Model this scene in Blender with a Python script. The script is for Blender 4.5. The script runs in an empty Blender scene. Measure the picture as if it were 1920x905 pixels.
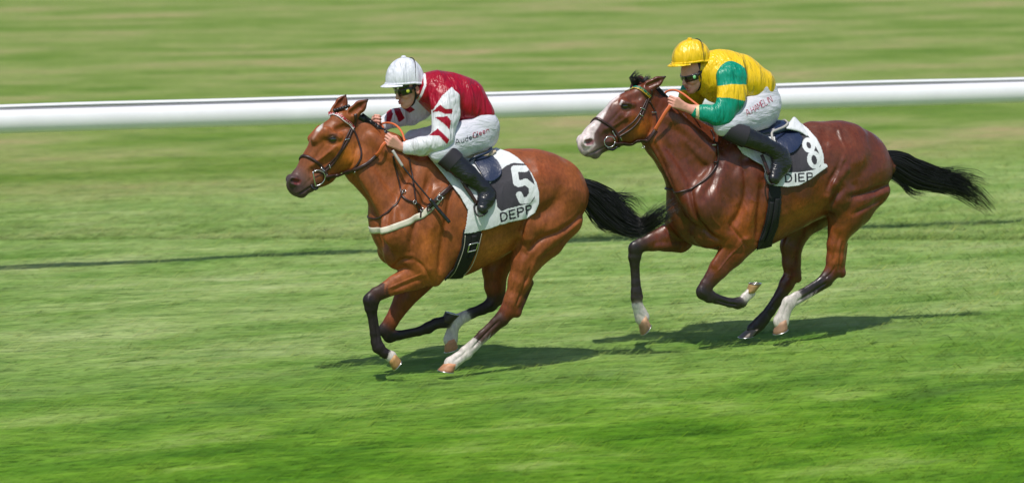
import bpy, math, random
import numpy as np
from mathutils import Vector, Matrix
from mathutils.bvhtree import BVHTree

# ------------------------------------------------------------------ camera, world, sun, exposure
scn = bpy.context.scene
COL = scn.collection
F, CX, CY, HORIZON, CAMH = 5000.0, 960.0, 452.5, -230.0, 3.65
PITCH = math.atan((CY - HORIZON) / F)
cam_d = bpy.data.cameras.new("camera")
cam = bpy.data.objects.new("camera", cam_d)
COL.objects.link(cam)
cam.location = (0, 0, CAMH)
cam.rotation_euler = (math.pi / 2 - PITCH, 0, 0)
cam_d.sensor_width = 36
cam_d.lens = F / 1920 * 36
cam_d.clip_end = 2000
cam_d.dof.use_dof = True
cam_d.dof.focus_distance = 20.0
cam_d.dof.aperture_fstop = 1.6
scn.camera = cam

SUN_EL, SUN_AZ = math.radians(63), math.radians(190)   # azimuth measured clockwise from +Y: the sun is behind the camera
world = bpy.data.worlds.new("World")
scn.world = world
world.use_nodes = True
wn = world.node_tree
bg = wn.nodes["Background"]
sky = wn.nodes.new("ShaderNodeTexSky")
sky.sky_type = 'NISHITA'
sky.sun_disc = False
sky.sun_elevation = SUN_EL
sky.sun_rotation = SUN_AZ
wn.links.new(sky.outputs[0], bg.inputs[0])
bg.inputs[1].default_value = 0.11
sd = bpy.data.lights.new("sun", 'SUN')
sun = bpy.data.objects.new("sun", sd)
COL.objects.link(sun)
sd.energy = 3.9
sd.angle = math.radians(0.6)
sd.color = (1.0, 0.95, 0.87)
sdir = Vector((math.sin(SUN_AZ) * math.cos(SUN_EL), math.cos(SUN_AZ) * math.cos(SUN_EL), math.sin(SUN_EL)))
sun.rotation_euler = sdir.to_track_quat('Z', 'Y').to_euler()
scn.view_settings.view_transform = 'Standard'
scn.view_settings.look = 'None'
scn.view_settings.exposure = 0.0
scn.view_settings.gamma = 1.0
scn.cycles.use_denoising = True
scn.cycles.max_bounces = 6

rng = np.random.default_rng(7)

# ------------------------------------------------------------------ pixel rays -> metres
UPV = np.array([0, math.sin(PITCH), math.cos(PITCH)])
FWD = np.array([0, math.cos(PITCH), -math.sin(PITCH)])
CAM = np.array([0, 0, CAMH])


def ray(u, v):
    return np.array([(u - CX) / F, 0, 0]) + FWD - UPV * ((v - CY) / F)


def ground(u, v):
    d = ray(u, v)
    return CAM + d * (-CAMH / d[2])


class Frame:
    """upright plane through the middle of a running horse; local x to its tail, y away from us, z up"""
    def __init__(s, u, v, yaw):
        s.o = ground(u, v)
        s.yaw = math.radians(yaw)
        s.ex = np.array([math.cos(s.yaw), math.sin(s.yaw), 0])
        s.ey = np.array([-math.sin(s.yaw), math.cos(s.yaw), 0])
        s.mpp = (s.o - CAM).dot(FWD) / F

    def pt(s, u, v, w=0.0):
        d = ray(u, v)
        t = ((s.o - CAM).dot(s.ey) - w) / d.dot(s.ey)
        p = CAM + d * t - s.o
        return np.array([p.dot(s.ex), p.dot(s.ey), p[2]])

    def uv(s, P):
        W = s.o + P[:, :1] * s.ex + P[:, 1:2] * s.ey + P[:, 2:3] * np.array([0, 0, 1.0]) - CAM
        z = W @ FWD
        return CX + F * W[:, 0] / z, CY - F * (W @ UPV) / z

    def place(s, ob):
        ob.location = Vector(s.o)
        ob.rotation_euler = (0, 0, s.yaw)


# ------------------------------------------------------------------ materials
def mat(name, color=(.5, .5, .5), rough=.5, metal=0., spec=.5, bump=(), attr=False, coat=0., sheen=0., colnoise=None):
    m = bpy.data.materials.new(name)
    m.use_nodes = True
    nt = m.node_tree
    b = nt.nodes["Principled BSDF"]
    b.inputs["Base Color"].default_value = (*color, 1)
    b.inputs["Roughness"].default_value = rough
    b.inputs["Metallic"].default_value = metal
    b.inputs["Specular IOR Level"].default_value = spec
    b.inputs["Coat Weight"].default_value = coat
    b.inputs["Coat Roughness"].default_value = .3
    b.inputs["Sheen Weight"].default_value = sheen
    tc = nt.nodes.new("ShaderNodeTexCoord")
    src = None
    if attr:
        a = nt.nodes.new("ShaderNodeAttribute")
        a.attribute_name = "Col"
        src = a.outputs["Color"]
    if colnoise:
        sc, lo, hi = colnoise[:3]
        mp = nt.nodes.new("ShaderNodeMapping")
        mp.inputs["Scale"].default_value = colnoise[3] if len(colnoise) > 3 else (1, 1, 1)
        nt.links.new(tc.outputs["Object"], mp.inputs[0])
        n = nt.nodes.new("ShaderNodeTexNoise")
        n.inputs["Scale"].default_value = sc
        n.inputs["Detail"].default_value = 6
        nt.links.new(mp.outputs[0], n.inputs["Vector"])
        mr = nt.nodes.new("ShaderNodeMapRange")
        mr.inputs["From Min"].default_value = .3
        mr.inputs["From Max"].default_value = .7
        mr.inputs["To Min"].default_value = lo
        mr.inputs["To Max"].default_value = hi
        nt.links.new(n.outputs["Fac"], mr.inputs["Value"])
        mx = nt.nodes.new("ShaderNodeVectorMath")
        mx.operation = 'SCALE'
        if src is None:
            mx.inputs[0].default_value = color
        else:
            nt.links.new(src, mx.inputs[0])
        nt.links.new(mr.outputs[0], mx.inputs["Scale"])
        src = mx.outputs[0]
    if src is not None:
        nt.links.new(src, b.inputs["Base Color"])
    prev = None
    for (sc, strength, dist, stretch, kind) in bump:
        mp = nt.nodes.new("ShaderNodeMapping")
        mp.inputs["Scale"].default_value = stretch
        nt.links.new(tc.outputs["Object"], mp.inputs[0])
        n = nt.nodes.new("ShaderNodeTexNoise")
        n.inputs["Scale"].default_value = sc
        n.inputs["Detail"].default_value = 3
        n.inputs["Distortion"].default_value = .6
        nt.links.new(mp.outputs[0], n.inputs["Vector"])
        out = n.outputs["Fac"]
        if kind == 'ridge':
            s1 = nt.nodes.new("ShaderNodeMath"); s1.operation = 'SUBTRACT'; s1.inputs[1].default_value = .5
            nt.links.new(out, s1.inputs[0])
            s2 = nt.nodes.new("ShaderNodeMath"); s2.operation = 'ABSOLUTE'
            nt.links.new(s1.outputs[0], s2.inputs[0])
            s3 = nt.nodes.new("ShaderNodeMath"); s3.operation = 'MINIMUM'; s3.inputs[1].default_value = .06
            nt.links.new(s2.outputs[0], s3.inputs[0])
            s4 = nt.nodes.new("ShaderNodeMath"); s4.operation = 'MULTIPLY'; s4.inputs[1].default_value = -12
            nt.links.new(s3.outputs[0], s4.inputs[0])
            out = s4.outputs[0]
        bp = nt.nodes.new("ShaderNodeBump")
        bp.inputs["Strength"].default_value = strength
        bp.inputs["Distance"].default_value = dist
        nt.links.new(out, bp.inputs["Height"])
        if prev is not None:
            nt.links.new(prev, bp.inputs["Normal"])
        prev = bp.outputs[0]
    if prev is not None:
        nt.links.new(prev, b.inputs["Normal"])
    return m


I1 = (1, 1, 1)
M = dict(
    coat=mat("horse_coat", rough=.47, spec=.38, attr=True,
             bump=((3.5, .45, .06, (1, 1, .7), ''), (8, .25, .02, (1, 1, .6), ''), (4.5, .14, .006, (1, 1, .8), 'ridge'), (170, .4, .002, (1, 1, .35), '')),
             colnoise=(5, .72, 1.22)),
    coat_gloss=mat("glossy_horse_coat", rough=.43, spec=.6, attr=True,
             bump=((3.5, .5, .06, (1, 1, .7), ''), (8, .3, .02, (1, 1, .6), ''), (4.5, .18, .006, (1, 1, .8), 'ridge'), (170, .4, .002, (1, 1, .35), '')),
             colnoise=(5, .70, 1.25)),
    hair=mat("black_hair", (.012, .010, .011), .38, spec=.55),
    hoof=mat("horn", rough=.55, attr=True, bump=((60, .3, .004, (1, 1, 1), ''),)),
    lid=mat('eyelid_skin', (.05, .022, .014), .45),
    eye=mat("eye", (.01, .006, .004), .05, spec=.8, coat=1.0),
    leather=mat("brown_leather", (.035, .014, .011), .38, bump=((150, .3, .002, I1, ''),), colnoise=(40, .6, 1.5)),
    black=mat("black_leather", (.010, .010, .012), .22, coat=.4, bump=((22, .7, .012, (1, 1, 2.2), ''), (140, .1, .002, I1, ''))),
    blackcuff=mat("black_cuff", (.022, .019, .025), .6, bump=((60, .2, .003, I1, ''),)),
    web=mat("black_webbing", (.008, .008, .010), .75, bump=((200, .5, .003, I1, ''),)),
    navy=mat("navy_leather", (.012, .022, .06), .33, coat=.3, bump=((18, .5, .01, I1, ''),)),
    greypipe=mat("grey_piping", (.42, .40, .37), .5),
    beige=mat("beige_padding", (.50, .40, .28), .7, bump=((40, .4, .004, I1, ''),)),
    steel=mat("steel", (.6, .6, .6), .25, metal=1.0),
    orange=mat("orange_rubber", (.62, .13, .035), .55, bump=((120, .4, .003, I1, ''),)),
    strapwhite=mat("white_strap", (.66, .62, .50), .6, bump=((90, .3, .003, I1, ''),), colnoise=(20, .85, 1.05)),
    cloth=mat("saddle_cloth", rough=.75, attr=True, spec=.3, bump=((9, .8, .03, (1, 1, .5), ''), (220, .3, .002, I1, ''))),
    silk=mat("silk", rough=.36, attr=True, spec=.42,
             bump=((4.5, 1.0, .06, (2.2, 1.4, .45), ''), (12, .75, .024, (1.9, 1.2, .35), ''), (30, .2, .008, (1.5, 1, .45), ''))),
    breeches=mat("white_breeches", (.62, .62, .70), .5, spec=.4,
                 bump=((10, .6, .03, (.5, 1, 1.6), ''), (34, .35, .01, (.4, 1, 1.6), ''))),
    skin=mat("skin", rough=.5, attr=True, spec=.4, bump=((60, .2, .003, I1, ''),), colnoise=(30, .9, 1.1)),
    lens=mat("dark_lens", (.006, .007, .008), .06, coat=.8),
    rubberblack=mat("black_rubber", (.012, .012, .014), .5),
    redtext=mat("red_print", (.42, .012, .05), .6),
    blacktext=mat("black_print", (.02, .02, .03), .6),
    stitch=mat("pale_stitching", (.55, .5, .42), .6),
    yellowdot=mat("yellow_emblem", (.55, .60, .06), .4),
    greendot=mat("green_emblem", (.25, .60, .25), .4),
    rail=mat("white_rail", (.80, .80, .83), .42, spec=.4, colnoise=(3.0, .93, 1.03)),
    railgap=mat("rail_groove", (.26, .26, .29), .7),
    red=mat("red_braid", (.5, .02, .04), .5), white=mat("white_braid", (.8, .8, .8), .5),
    yellow=mat("yellow_braid", (.75, .42, .01), .5), green=mat("green_braid", (.0, .22, .13), .5),
)


for key, lo, hi in (("coat", .36, .60), ("coat_gloss", .27, .54)):
    nt_ = M[key].node_tree
    tc_ = nt_.nodes.new("ShaderNodeTexCoord"); n_ = nt_.nodes.new("ShaderNodeTexNoise"); r_ = nt_.nodes.new("ShaderNodeMapRange")
    n_.inputs["Scale"].default_value = 9; n_.inputs["Detail"].default_value = 5
    r_.inputs[1].default_value = .35; r_.inputs[2].default_value = .65; r_.inputs[3].default_value = lo; r_.inputs[4].default_value = hi
    nt_.links.new(tc_.outputs["Object"], n_.inputs["Vector"]); nt_.links.new(n_.outputs["Fac"], r_.inputs[0])
    nt_.links.new(r_.outputs[0], nt_.nodes["Principled BSDF"].inputs["Roughness"])
    mp_ = nt_.nodes.new("ShaderNodeMapping"); mp_.inputs["Scale"].default_value = (1, 1, .45); mp_.inputs["Rotation"].default_value = (0, .5, 0)
    nt_.links.new(tc_.outputs["Object"], mp_.inputs[0])
    h_ = nt_.nodes.new("ShaderNodeTexNoise"); h_.inputs["Scale"].default_value = 48; h_.inputs["Detail"].default_value = 5; h_.inputs["Roughness"].default_value = .7
    nt_.links.new(mp_.outputs[0], h_.inputs["Vector"])
    q_ = nt_.nodes.new("ShaderNodeMapRange"); q_.inputs[1].default_value = .3; q_.inputs[2].default_value = .7; q_.inputs[3].default_value = .70; q_.inputs[4].default_value = 1.26
    nt_.links.new(h_.outputs["Fac"], q_.inputs[0])
    vs_ = nt_.nodes.new("ShaderNodeVectorMath"); vs_.operation = 'SCALE'
    src_ = nt_.nodes["Principled BSDF"].inputs["Base Color"].links[0].from_socket
    nt_.links.new(src_, vs_.inputs[0]); nt_.links.new(q_.outputs[0], vs_.inputs["Scale"])
    nt_.links.new(vs_.outputs[0], nt_.nodes["Principled BSDF"].inputs["Base Color"])


# ------------------------------------------------------------------ mesh helpers
def mk(name, V, faces, material, parent=None, frame=None, color=None, smooth=True):
    me = bpy.data.meshes.new(name)
    V = np.asarray(V, dtype=np.float32)
    if isinstance(faces, np.ndarray):
        n, k = faces.shape
        me.vertices.add(len(V))
        me.vertices.foreach_set("co", V.ravel())
        me.loops.add(n * k)
        me.loops.foreach_set("vertex_index", faces.astype(np.int32).ravel())
        me.polygons.add(n)
        me.polygons.foreach_set("loop_start", np.arange(0, n * k, k, dtype=np.int32))
        me.update(calc_edges=True)
        me.validate()
    else:
        me.from_pydata([tuple(map(float, p)) for p in V], [], faces)
    me.polygons.foreach_set("use_smooth", [smooth] * len(me.polygons))
    if color is not None:
        a = me.color_attributes.new("Col", 'FLOAT_COLOR', 'POINT')
        c = np.ones((len(me.vertices), 4), dtype=np.float32)
        c[:, :3] = color
        a.data.foreach_set("color", c.ravel())
    if not isinstance(material, (list, tuple)):
        material = [material]
    for m_ in material:
        me.materials.append(m_)
    ob = bpy.data.objects.new(name, me)
    COL.objects.link(ob)
    if parent is not None:
        ob.parent = parent
    elif frame is not None:
        frame.place(ob)
    return ob


def empty(name, frame=None, parent=None, loc=None):
    o = bpy.data.objects.new(name, None)
    o.empty_display_size = .1
    COL.objects.link(o)
    if parent is not None:
        o.parent = parent
    elif frame is not None:
        frame.place(o)
    elif loc is not None:
        o.location = loc
    return o


def tag(o, label=None, cat=None, group=None, kind=None):
    for k, v in (("label", label), ("category", cat), ("group", group), ("kind", kind)):
        if v:
            o[k] = v
    return o


class Geo:
    """collects several shapes into one mesh"""
    def __init__(s):
        s.V, s.F, s.n = [], [], 0

    def add(s, V, Fc):
        V = np.asarray(V, float)
        s.V.append(V)
        s.F += [tuple(i + s.n for i in f) for f in Fc]
        s.n += len(V)

    def build(s, name, material, parent=None, frame=None, smooth=True, color=None):
        return mk(name, np.concatenate(s.V), s.F, material, parent, frame, color, smooth)


def catmull(P, step=.012):
    P = [np.asarray(p, float) for p in P]
    if len(P) < 3:
        n = max(2, int(np.linalg.norm(P[1] - P[0]) / step) + 1)
        return np.array([P[0] + (P[1] - P[0]) * t for t in np.linspace(0, 1, n)])
    Q = [2 * P[0] - P[1]] + P + [2 * P[-1] - P[-2]]
    out = []
    for i in range(1, len(Q) - 2):
        n = max(2, int(np.linalg.norm(Q[i + 1] - Q[i]) / step))
        for t in np.linspace(0, 1, n, endpoint=False):
            a, b, c, d = Q[i - 1:i + 3]
            out.append(.5 * (2 * b + (c - a) * t + (2 * a - 5 * b + 4 * c - d) * t * t + (3 * b - a - 3 * c + d) * t ** 3))
    out.append(P[-1])
    return np.array(out)


def sweep(geo, path, ra, rb=None, sides=8, up=None, normals=None, taper=None):
    """tube of elliptical section: ra across, rb along the normal"""
    path = np.asarray(path, float)
    n = len(path)
    rb = ra if rb is None else rb
    T = np.gradient(path, axis=0)
    T /= np.linalg.norm(T, axis=1)[:, None] + 1e-9
    if normals is None:
        up = np.array([0, 1., 0]) if up is None else np.asarray(up, float)
        N = np.tile(up, (n, 1))
    else:
        N = np.asarray(normals, float)
    N = N - (N * T).sum(1)[:, None] * T
    ln = np.linalg.norm(N, axis=1)
    for i in range(n):
        if ln[i] < 1e-3:
            N[i] = np.cross(T[i], [0, 0, 1.]) + 1e-6
    N /= np.linalg.norm(N, axis=1)[:, None]
    B = np.cross(T, N)
    ang = np.linspace(0, 2 * math.pi, sides, endpoint=False) + math.pi / sides
    tp = np.ones(n) if taper is None else np.asarray(taper)
    ra = np.broadcast_to(ra, (n,)) * tp
    rb = np.broadcast_to(rb, (n,)) * tp
    V = (path[:, None, :] + B[:, None, :] * (np.cos(ang)[None, :, None] * ra[:, None, None])
         + N[:, None, :] * (np.sin(ang)[None, :, None] * rb[:, None, None])).reshape(-1, 3)
    Fc = []
    for i in range(n - 1):
        for j in range(sides):
            a, b = i * sides + j, i * sides + (j + 1) % sides
            Fc.append((a, b, b + sides, a + sides))
    Fc.append(tuple(range(sides))[::-1])
    Fc.append(tuple((n - 1) * sides + j for j in range(sides)))
    geo.add(V, Fc)


def box_section(geo, path, wid, thk, normals):
    """flat strap: rectangular section lying on the normals"""
    sweep(geo, path, wid / 2 * 1.2, thk / 2 * 1.3, sides=8, normals=normals)


def blob(geo, c, r, seg=16, rings=10, R=None):
    r = np.broadcast_to(np.asarray(r, float), (3,))
    V = [(0, 0, 1.)]
    for i in range(1, rings):
        a = math.pi * i / rings
        for j in range(seg):
            b = 2 * math.pi * j / seg
            V.append((math.sin(a) * math.cos(b), math.sin(a) * math.sin(b), math.cos(a)))
    V.append((0, 0, -1.))
    V = np.array(V) * r
    if R is not None:
        V = V @ np.asarray(R).T
    Fc = [(0, 1 + j, 1 + (j + 1) % seg) for j in range(seg)]
    for i in range(rings - 2):
        for j in range(seg):
            a = 1 + i * seg + j
            b = 1 + i * seg + (j + 1) % seg
            Fc.append((a, a + seg, b + seg, b))
    l = len(V) - 1
    s0 = 1 + (rings - 2) * seg
    Fc += [(s0 + j, l, s0 + (j + 1) % seg) for j in range(seg)]
    geo.add(V + np.asarray(c), Fc)


# ------------------------------------------------------------------ implicit sculpting
class Sculpt:
    def __init__(s, frame, shrink=0.0):
        s.f, s.P, s.shrink, s.mir = frame, [], shrink, 0

    def p(s, q):
        if s.mir == 0:
            return s.f.pt(*q)
        r = s.f.pt(q[0], q[1], abs(q[2]))     # the far side is the true mirror image of the near side
        return r * np.array([1, -1, 1]) if s.mir < 0 else r

    def raw(s, p0, p1, a0, a1, b0, b1, k, c0, c1, op='+', cap0=None, cap1=None, lat=None):
        p0 = np.asarray(p0, float); p1 = np.asarray(p1, float)
        L = np.linalg.norm(p1 - p0)
        t = (p1 - p0) / L if L > 1e-6 else np.array([1., 0, 0])
        l = np.array([0, 1., 0]) if lat is None else np.asarray(lat, float)
        l = l - l.dot(t) * t
        if np.linalg.norm(l) < .15:
            l = np.array([0, 0, 1.]) - t[2] * t
        l /= np.linalg.norm(l)
        n = np.cross(t, l)
        s.P.append(dict(p0=p0, p1=p1, L=L, t=t, l=l, n=n, a=(a0, a1), b=(b0, b1),
                        cap=(a0 if cap0 is None else cap0, a1 if cap1 is None else cap1), k=k, c=(c0, c1), op=op))

    def seg(s, q0, q1, a0, a1, b0, b1, k=.03, c=(.3, .1, .03), c1=None, op='+', cap0=None, cap1=None):
        """q = (u, v, w) photograph point and lateral offset, a = half height in photograph px, b = half width in m"""
        f = s.f
        p0, p1 = s.p(q0), s.p(q1)
        d = p1 - p0
        h = math.hypot(d[0], d[2])
        nx, nz = (abs(d[2]) / h, abs(d[0]) / h) if h > 1e-6 else (.7, .7)
        cs, sn = math.cos(f.yaw), math.sin(f.yaw)

        def conv(a, b):
            A = a * f.mpp
            return math.sqrt(max(A * A - (b * sn * nx) ** 2, (.7 * A) ** 2)) / math.sqrt((nx * cs) ** 2 + nz ** 2) - s.shrink
        a0m, a1m = conv(a0, b0), conv(a1, b1)
        s.raw(p0, p1, a0m, a1m, b0 - s.shrink, b1 - s.shrink, k, c, c if c1 is None else c1, op,
              None if cap0 is None else cap0 * f.mpp, None if cap1 is None else cap1 * f.mpp)

    def chain(s, st, k=.03, c=(.3, .1, .03), **kw):
        """st: (u, v, w, a_px, b_m[, colour])"""
        for i in range(len(st) - 1):
            A, B = st[i], st[i + 1]
            s.seg(A[:3], B[:3], A[3], B[3], A[4], B[4], k, A[5] if len(A) > 5 else c, B[5] if len(B) > 5 else (A[5] if len(A) > 5 else c), **kw)

    def ell(s, q, a, b, k=.03, c=(.3, .1, .03), op='+', c_len=None):
        p = s.p(q)
        r = a * s.f.mpp - s.shrink
        cp = (c_len if c_len is not None else a) * s.f.mpp - s.shrink
        s.raw(p, p, r, r, b - s.shrink, b - s.shrink, k, c, c, op, cp, cp)

    @staticmethod
    def dist(pr, X, Y, Z, want_s=False):
        rx, ry, rz = X - pr['p0'][0], Y - pr['p0'][1], Z - pr['p0'][2]
        t, l, n = pr['t'].astype(np.float32), pr['l'].astype(np.float32), pr['n'].astype(np.float32)
        al = rx * t[0] + ry * t[1] + rz * t[2]
        L = pr['L']
        if L > 1e-6:
            sp = np.clip(al / L, 0, 1)
        else:
            sp = np.zeros_like(al)
        al = al - sp * L
        ql = rx * l[0] + ry * l[1] + rz * l[2]
        qn = rx * n[0] + ry * n[1] + rz * n[2]
        a = pr['a'][0] + (pr['a'][1] - pr['a'][0]) * sp
        b = pr['b'][0] + (pr['b'][1] - pr['b'][0]) * sp
        c = pr['cap'][0] + (pr['cap'][1] - pr['cap'][0]) * sp
        k0 = np.sqrt((al / c) ** 2 + (qn / a) ** 2 + (ql / b) ** 2)
        k1 = np.sqrt((al / c ** 2) ** 2 + (qn / a ** 2) ** 2 + (ql / b ** 2) ** 2) + 1e-6
        d = k0 * (k0 - 1) / k1
        return (d, sp) if want_s else d

    def mesh(s, res, post=None):
        mn = np.full(3, 1e9); mx = -mn
        for p in s.P:
            if p['op'] != '+':
                continue
            r = max(p['a'] + p['b'] + p['cap']) + p['k'] * .5 + 4 * res
            mn = np.minimum(mn, np.minimum(p['p0'], p['p1']) - r)
            mx = np.maximum(mx, np.maximum(p['p0'], p['p1']) + r)
        dims = np.ceil((mx - mn) / res).astype(int) + 1
        G = np.full(dims, 1.0, dtype=np.float32)
        ax = [(mn[i] + np.arange(dims[i]) * res).astype(np.float32) for i in range(3)]
        for p in s.P:
            r = max(p['a'] + p['b'] + p['cap']) + p['k'] + 3 * res
            lo = np.clip(((np.minimum(p['p0'], p['p1']) - r - mn) / res).astype(int), 0, dims - 1)
            hi = np.clip(((np.maximum(p['p0'], p['p1']) + r - mn) / res).astype(int) + 2, 1, dims)
            if (hi <= lo).any():
                continue
            sl = tuple(slice(a, b) for a, b in zip(lo, hi))
            X, Y, Z = np.meshgrid(ax[0][sl[0]], ax[1][sl[1]], ax[2][sl[2]], indexing='ij', sparse=True)
            d = s.dist(p, X, Y, Z)
            g = G[sl]
            k = max(p['k'], 1e-4)
            if p['op'] == '+':
                h = np.maximum(k - np.abs(g - d), 0) / k
                G[sl] = np.minimum(g, d) - h * h * k * .25
            else:
                h = np.maximum(k - np.abs(g + d), 0) / k
                G[sl] = np.maximum(g, -d) + h * h * k * .25
        if post is not None:
            X, Y, Z = np.meshgrid(*ax, indexing='ij', sparse=True)
            G = post(G, X, Y, Z)
        return nets(G, mn, res)

    def colors(s, V, soft=.008):
        X, Y, Z = V[:, 0].astype(np.float32), V[:, 1].astype(np.float32), V[:, 2].astype(np.float32)
        num = np.zeros((len(V), 3)); den = np.zeros(len(V)) + 1e-12
        for p in s.P:
            if p['op'] != '+' or p['c'][0] is None:
                continue
            d, sp = s.dist(p, X, Y, Z, True)
            w = np.exp(-np.clip(d, -.015, .25) / soft)
            c0, c1 = np.array(p['c'][0]), np.array(p['c'][1])
            if abs(c0 - c1).max() > .2:
                jag = .10 * np.sin(X * 160 + 2 * np.sin(Y * 140)) + .07 * np.sin(Z * 330 + X * 210)
                sp = np.clip((sp - .5 + jag) * 7 + .5, 0, 1)
            num += w[:, None] * (c0 + (c1 - c0) * sp[:, None])
            den += w
        return num / den[:, None]


def nets(G, mn, res):
    S = G < 0
    D = np.array(G.shape)
    c = np.zeros(D - 1, dtype=np.uint8)
    for i in (0, 1):
        for j in (0, 1):
            for k in (0, 1):
                c += S[i:D[0] - 1 + i, j:D[1] - 1 + j, k:D[2] - 1 + k]
    act = np.argwhere((c > 0) & (c < 8))
    idx = np.full(c.shape, -1, dtype=np.int32)
    idx[act[:, 0], act[:, 1], act[:, 2]] = np.arange(len(act))
    acc = np.zeros((len(act), 3)); cnt = np.zeros(len(act))
    cor = [(i, j, k) for i in (0, 1) for j in (0, 1) for k in (0, 1)]
    for a in cor:
        for b in cor:
            if sum(abs(x - y) for x, y in zip(a, b)) == 1 and a < b:
                va = G[act[:, 0] + a[0], act[:, 1] + a[1], act[:, 2] + a[2]]
                vb = G[act[:, 0] + b[0], act[:, 1] + b[1], act[:, 2] + b[2]]
                m = (va < 0) != (vb < 0)
                t = np.where(m, va / (va - vb + 1e-12), 0)
                p = np.array(a)[None] + t[:, None] * (np.array(b) - np.array(a))[None]
                acc[m] += p[m]; cnt[m] += 1
    V = mn + (act + acc / cnt[:, None]) * res
    quads = []
    for axn in range(3):
        o = [x for x in range(3) if x != axn]
        sl0 = [slice(None)] * 3; sl1 = [slice(None)] * 3
        sl0[axn] = slice(0, -1); sl1[axn] = slice(1, None)
        A, B = S[tuple(sl0)], S[tuple(sl1)]
        E = np.argwhere(A != B)
        ok = (E[:, o[0]] > 0) & (E[:, o[1]] > 0) & (E[:, o[0]] < D[o[0]] - 1) & (E[:, o[1]] < D[o[1]] - 1)
        E = E[ok]
        ins = S[E[:, 0], E[:, 1], E[:, 2]]
        q = []
        for (d0, d1) in ((-1, -1), (0, -1), (0, 0), (-1, 0)):
            C = E.copy()
            C[:, o[0]] += d0; C[:, o[1]] += d1
            q.append(idx[C[:, 0], C[:, 1], C[:, 2]])
        q = np.stack(q, 1)
        flip = ~ins if axn != 1 else ins
        q[flip] = q[flip][:, ::-1]
        quads.append(q)
    Q = np.concatenate(quads)
    Q = Q[(Q >= 0).all(1)]
    return V, Q


def bvh_of(V, Q):
    return BVHTree.FromPolygons([tuple(v) for v in V.tolist()], [tuple(q) for q in Q.tolist()])


def inpoly(u, v, poly):
    r = np.zeros(len(u), bool)
    n = len(poly)
    for i in range(n):
        x0, y0 = poly[i]; x1, y1 = poly[(i + 1) % n]
        c = ((y0 > v) != (y1 > v)) & (u < (x1 - x0) * (v - y0) / (y1 - y0 + 1e-12) + x0)
        r ^= c
    return r


def polydist(u, v, poly, closed=True):
    d = np.full(len(u), 1e9)
    n = len(poly)
    for i in range(n if closed else n - 1):
        x0, y0 = poly[i]; x1, y1 = poly[(i + 1) % n]
        dx, dy = x1 - x0, y1 - y0
        t = np.clip(((u - x0) * dx + (v - y0) * dy) / (dx * dx + dy * dy + 1e-9), 0, 1)
        d = np.minimum(d, np.hypot(u - x0 - t * dx, v - y0 - t * dy))
    return d


def smoothpoly(u, v, poly, soft):
    d = polydist(u, v, poly)
    d = np.where(inpoly(u, v, poly), -d, d)
    return np.clip(.5 - d / (2 * soft), 0, 1)


def snap(bvh, P, off):
    out, nor = [], []
    for p in P:
        q, n, i, d = bvh.find_nearest(Vector(p))
        out.append(np.array(q) + np.array(n) * off)
        nor.append(np.array(n))
    return np.array(out), np.array(nor)


def wrap_strap(geo, bvh, pts, wid, thk, off=None, step=.012):
    P = catmull(pts, step)
    off = thk * .5 if off is None else off
    Q, N = snap(bvh, P, off)
    for _ in range(3):
        Q[1:-1] = (Q[:-2] + 2 * Q[1:-1] + Q[2:]) / 4
        N[1:-1] = (N[:-2] + 2 * N[1:-1] + N[2:]) / 4
    box_section(geo, Q, wid, thk, N)
    return Q, N


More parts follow.
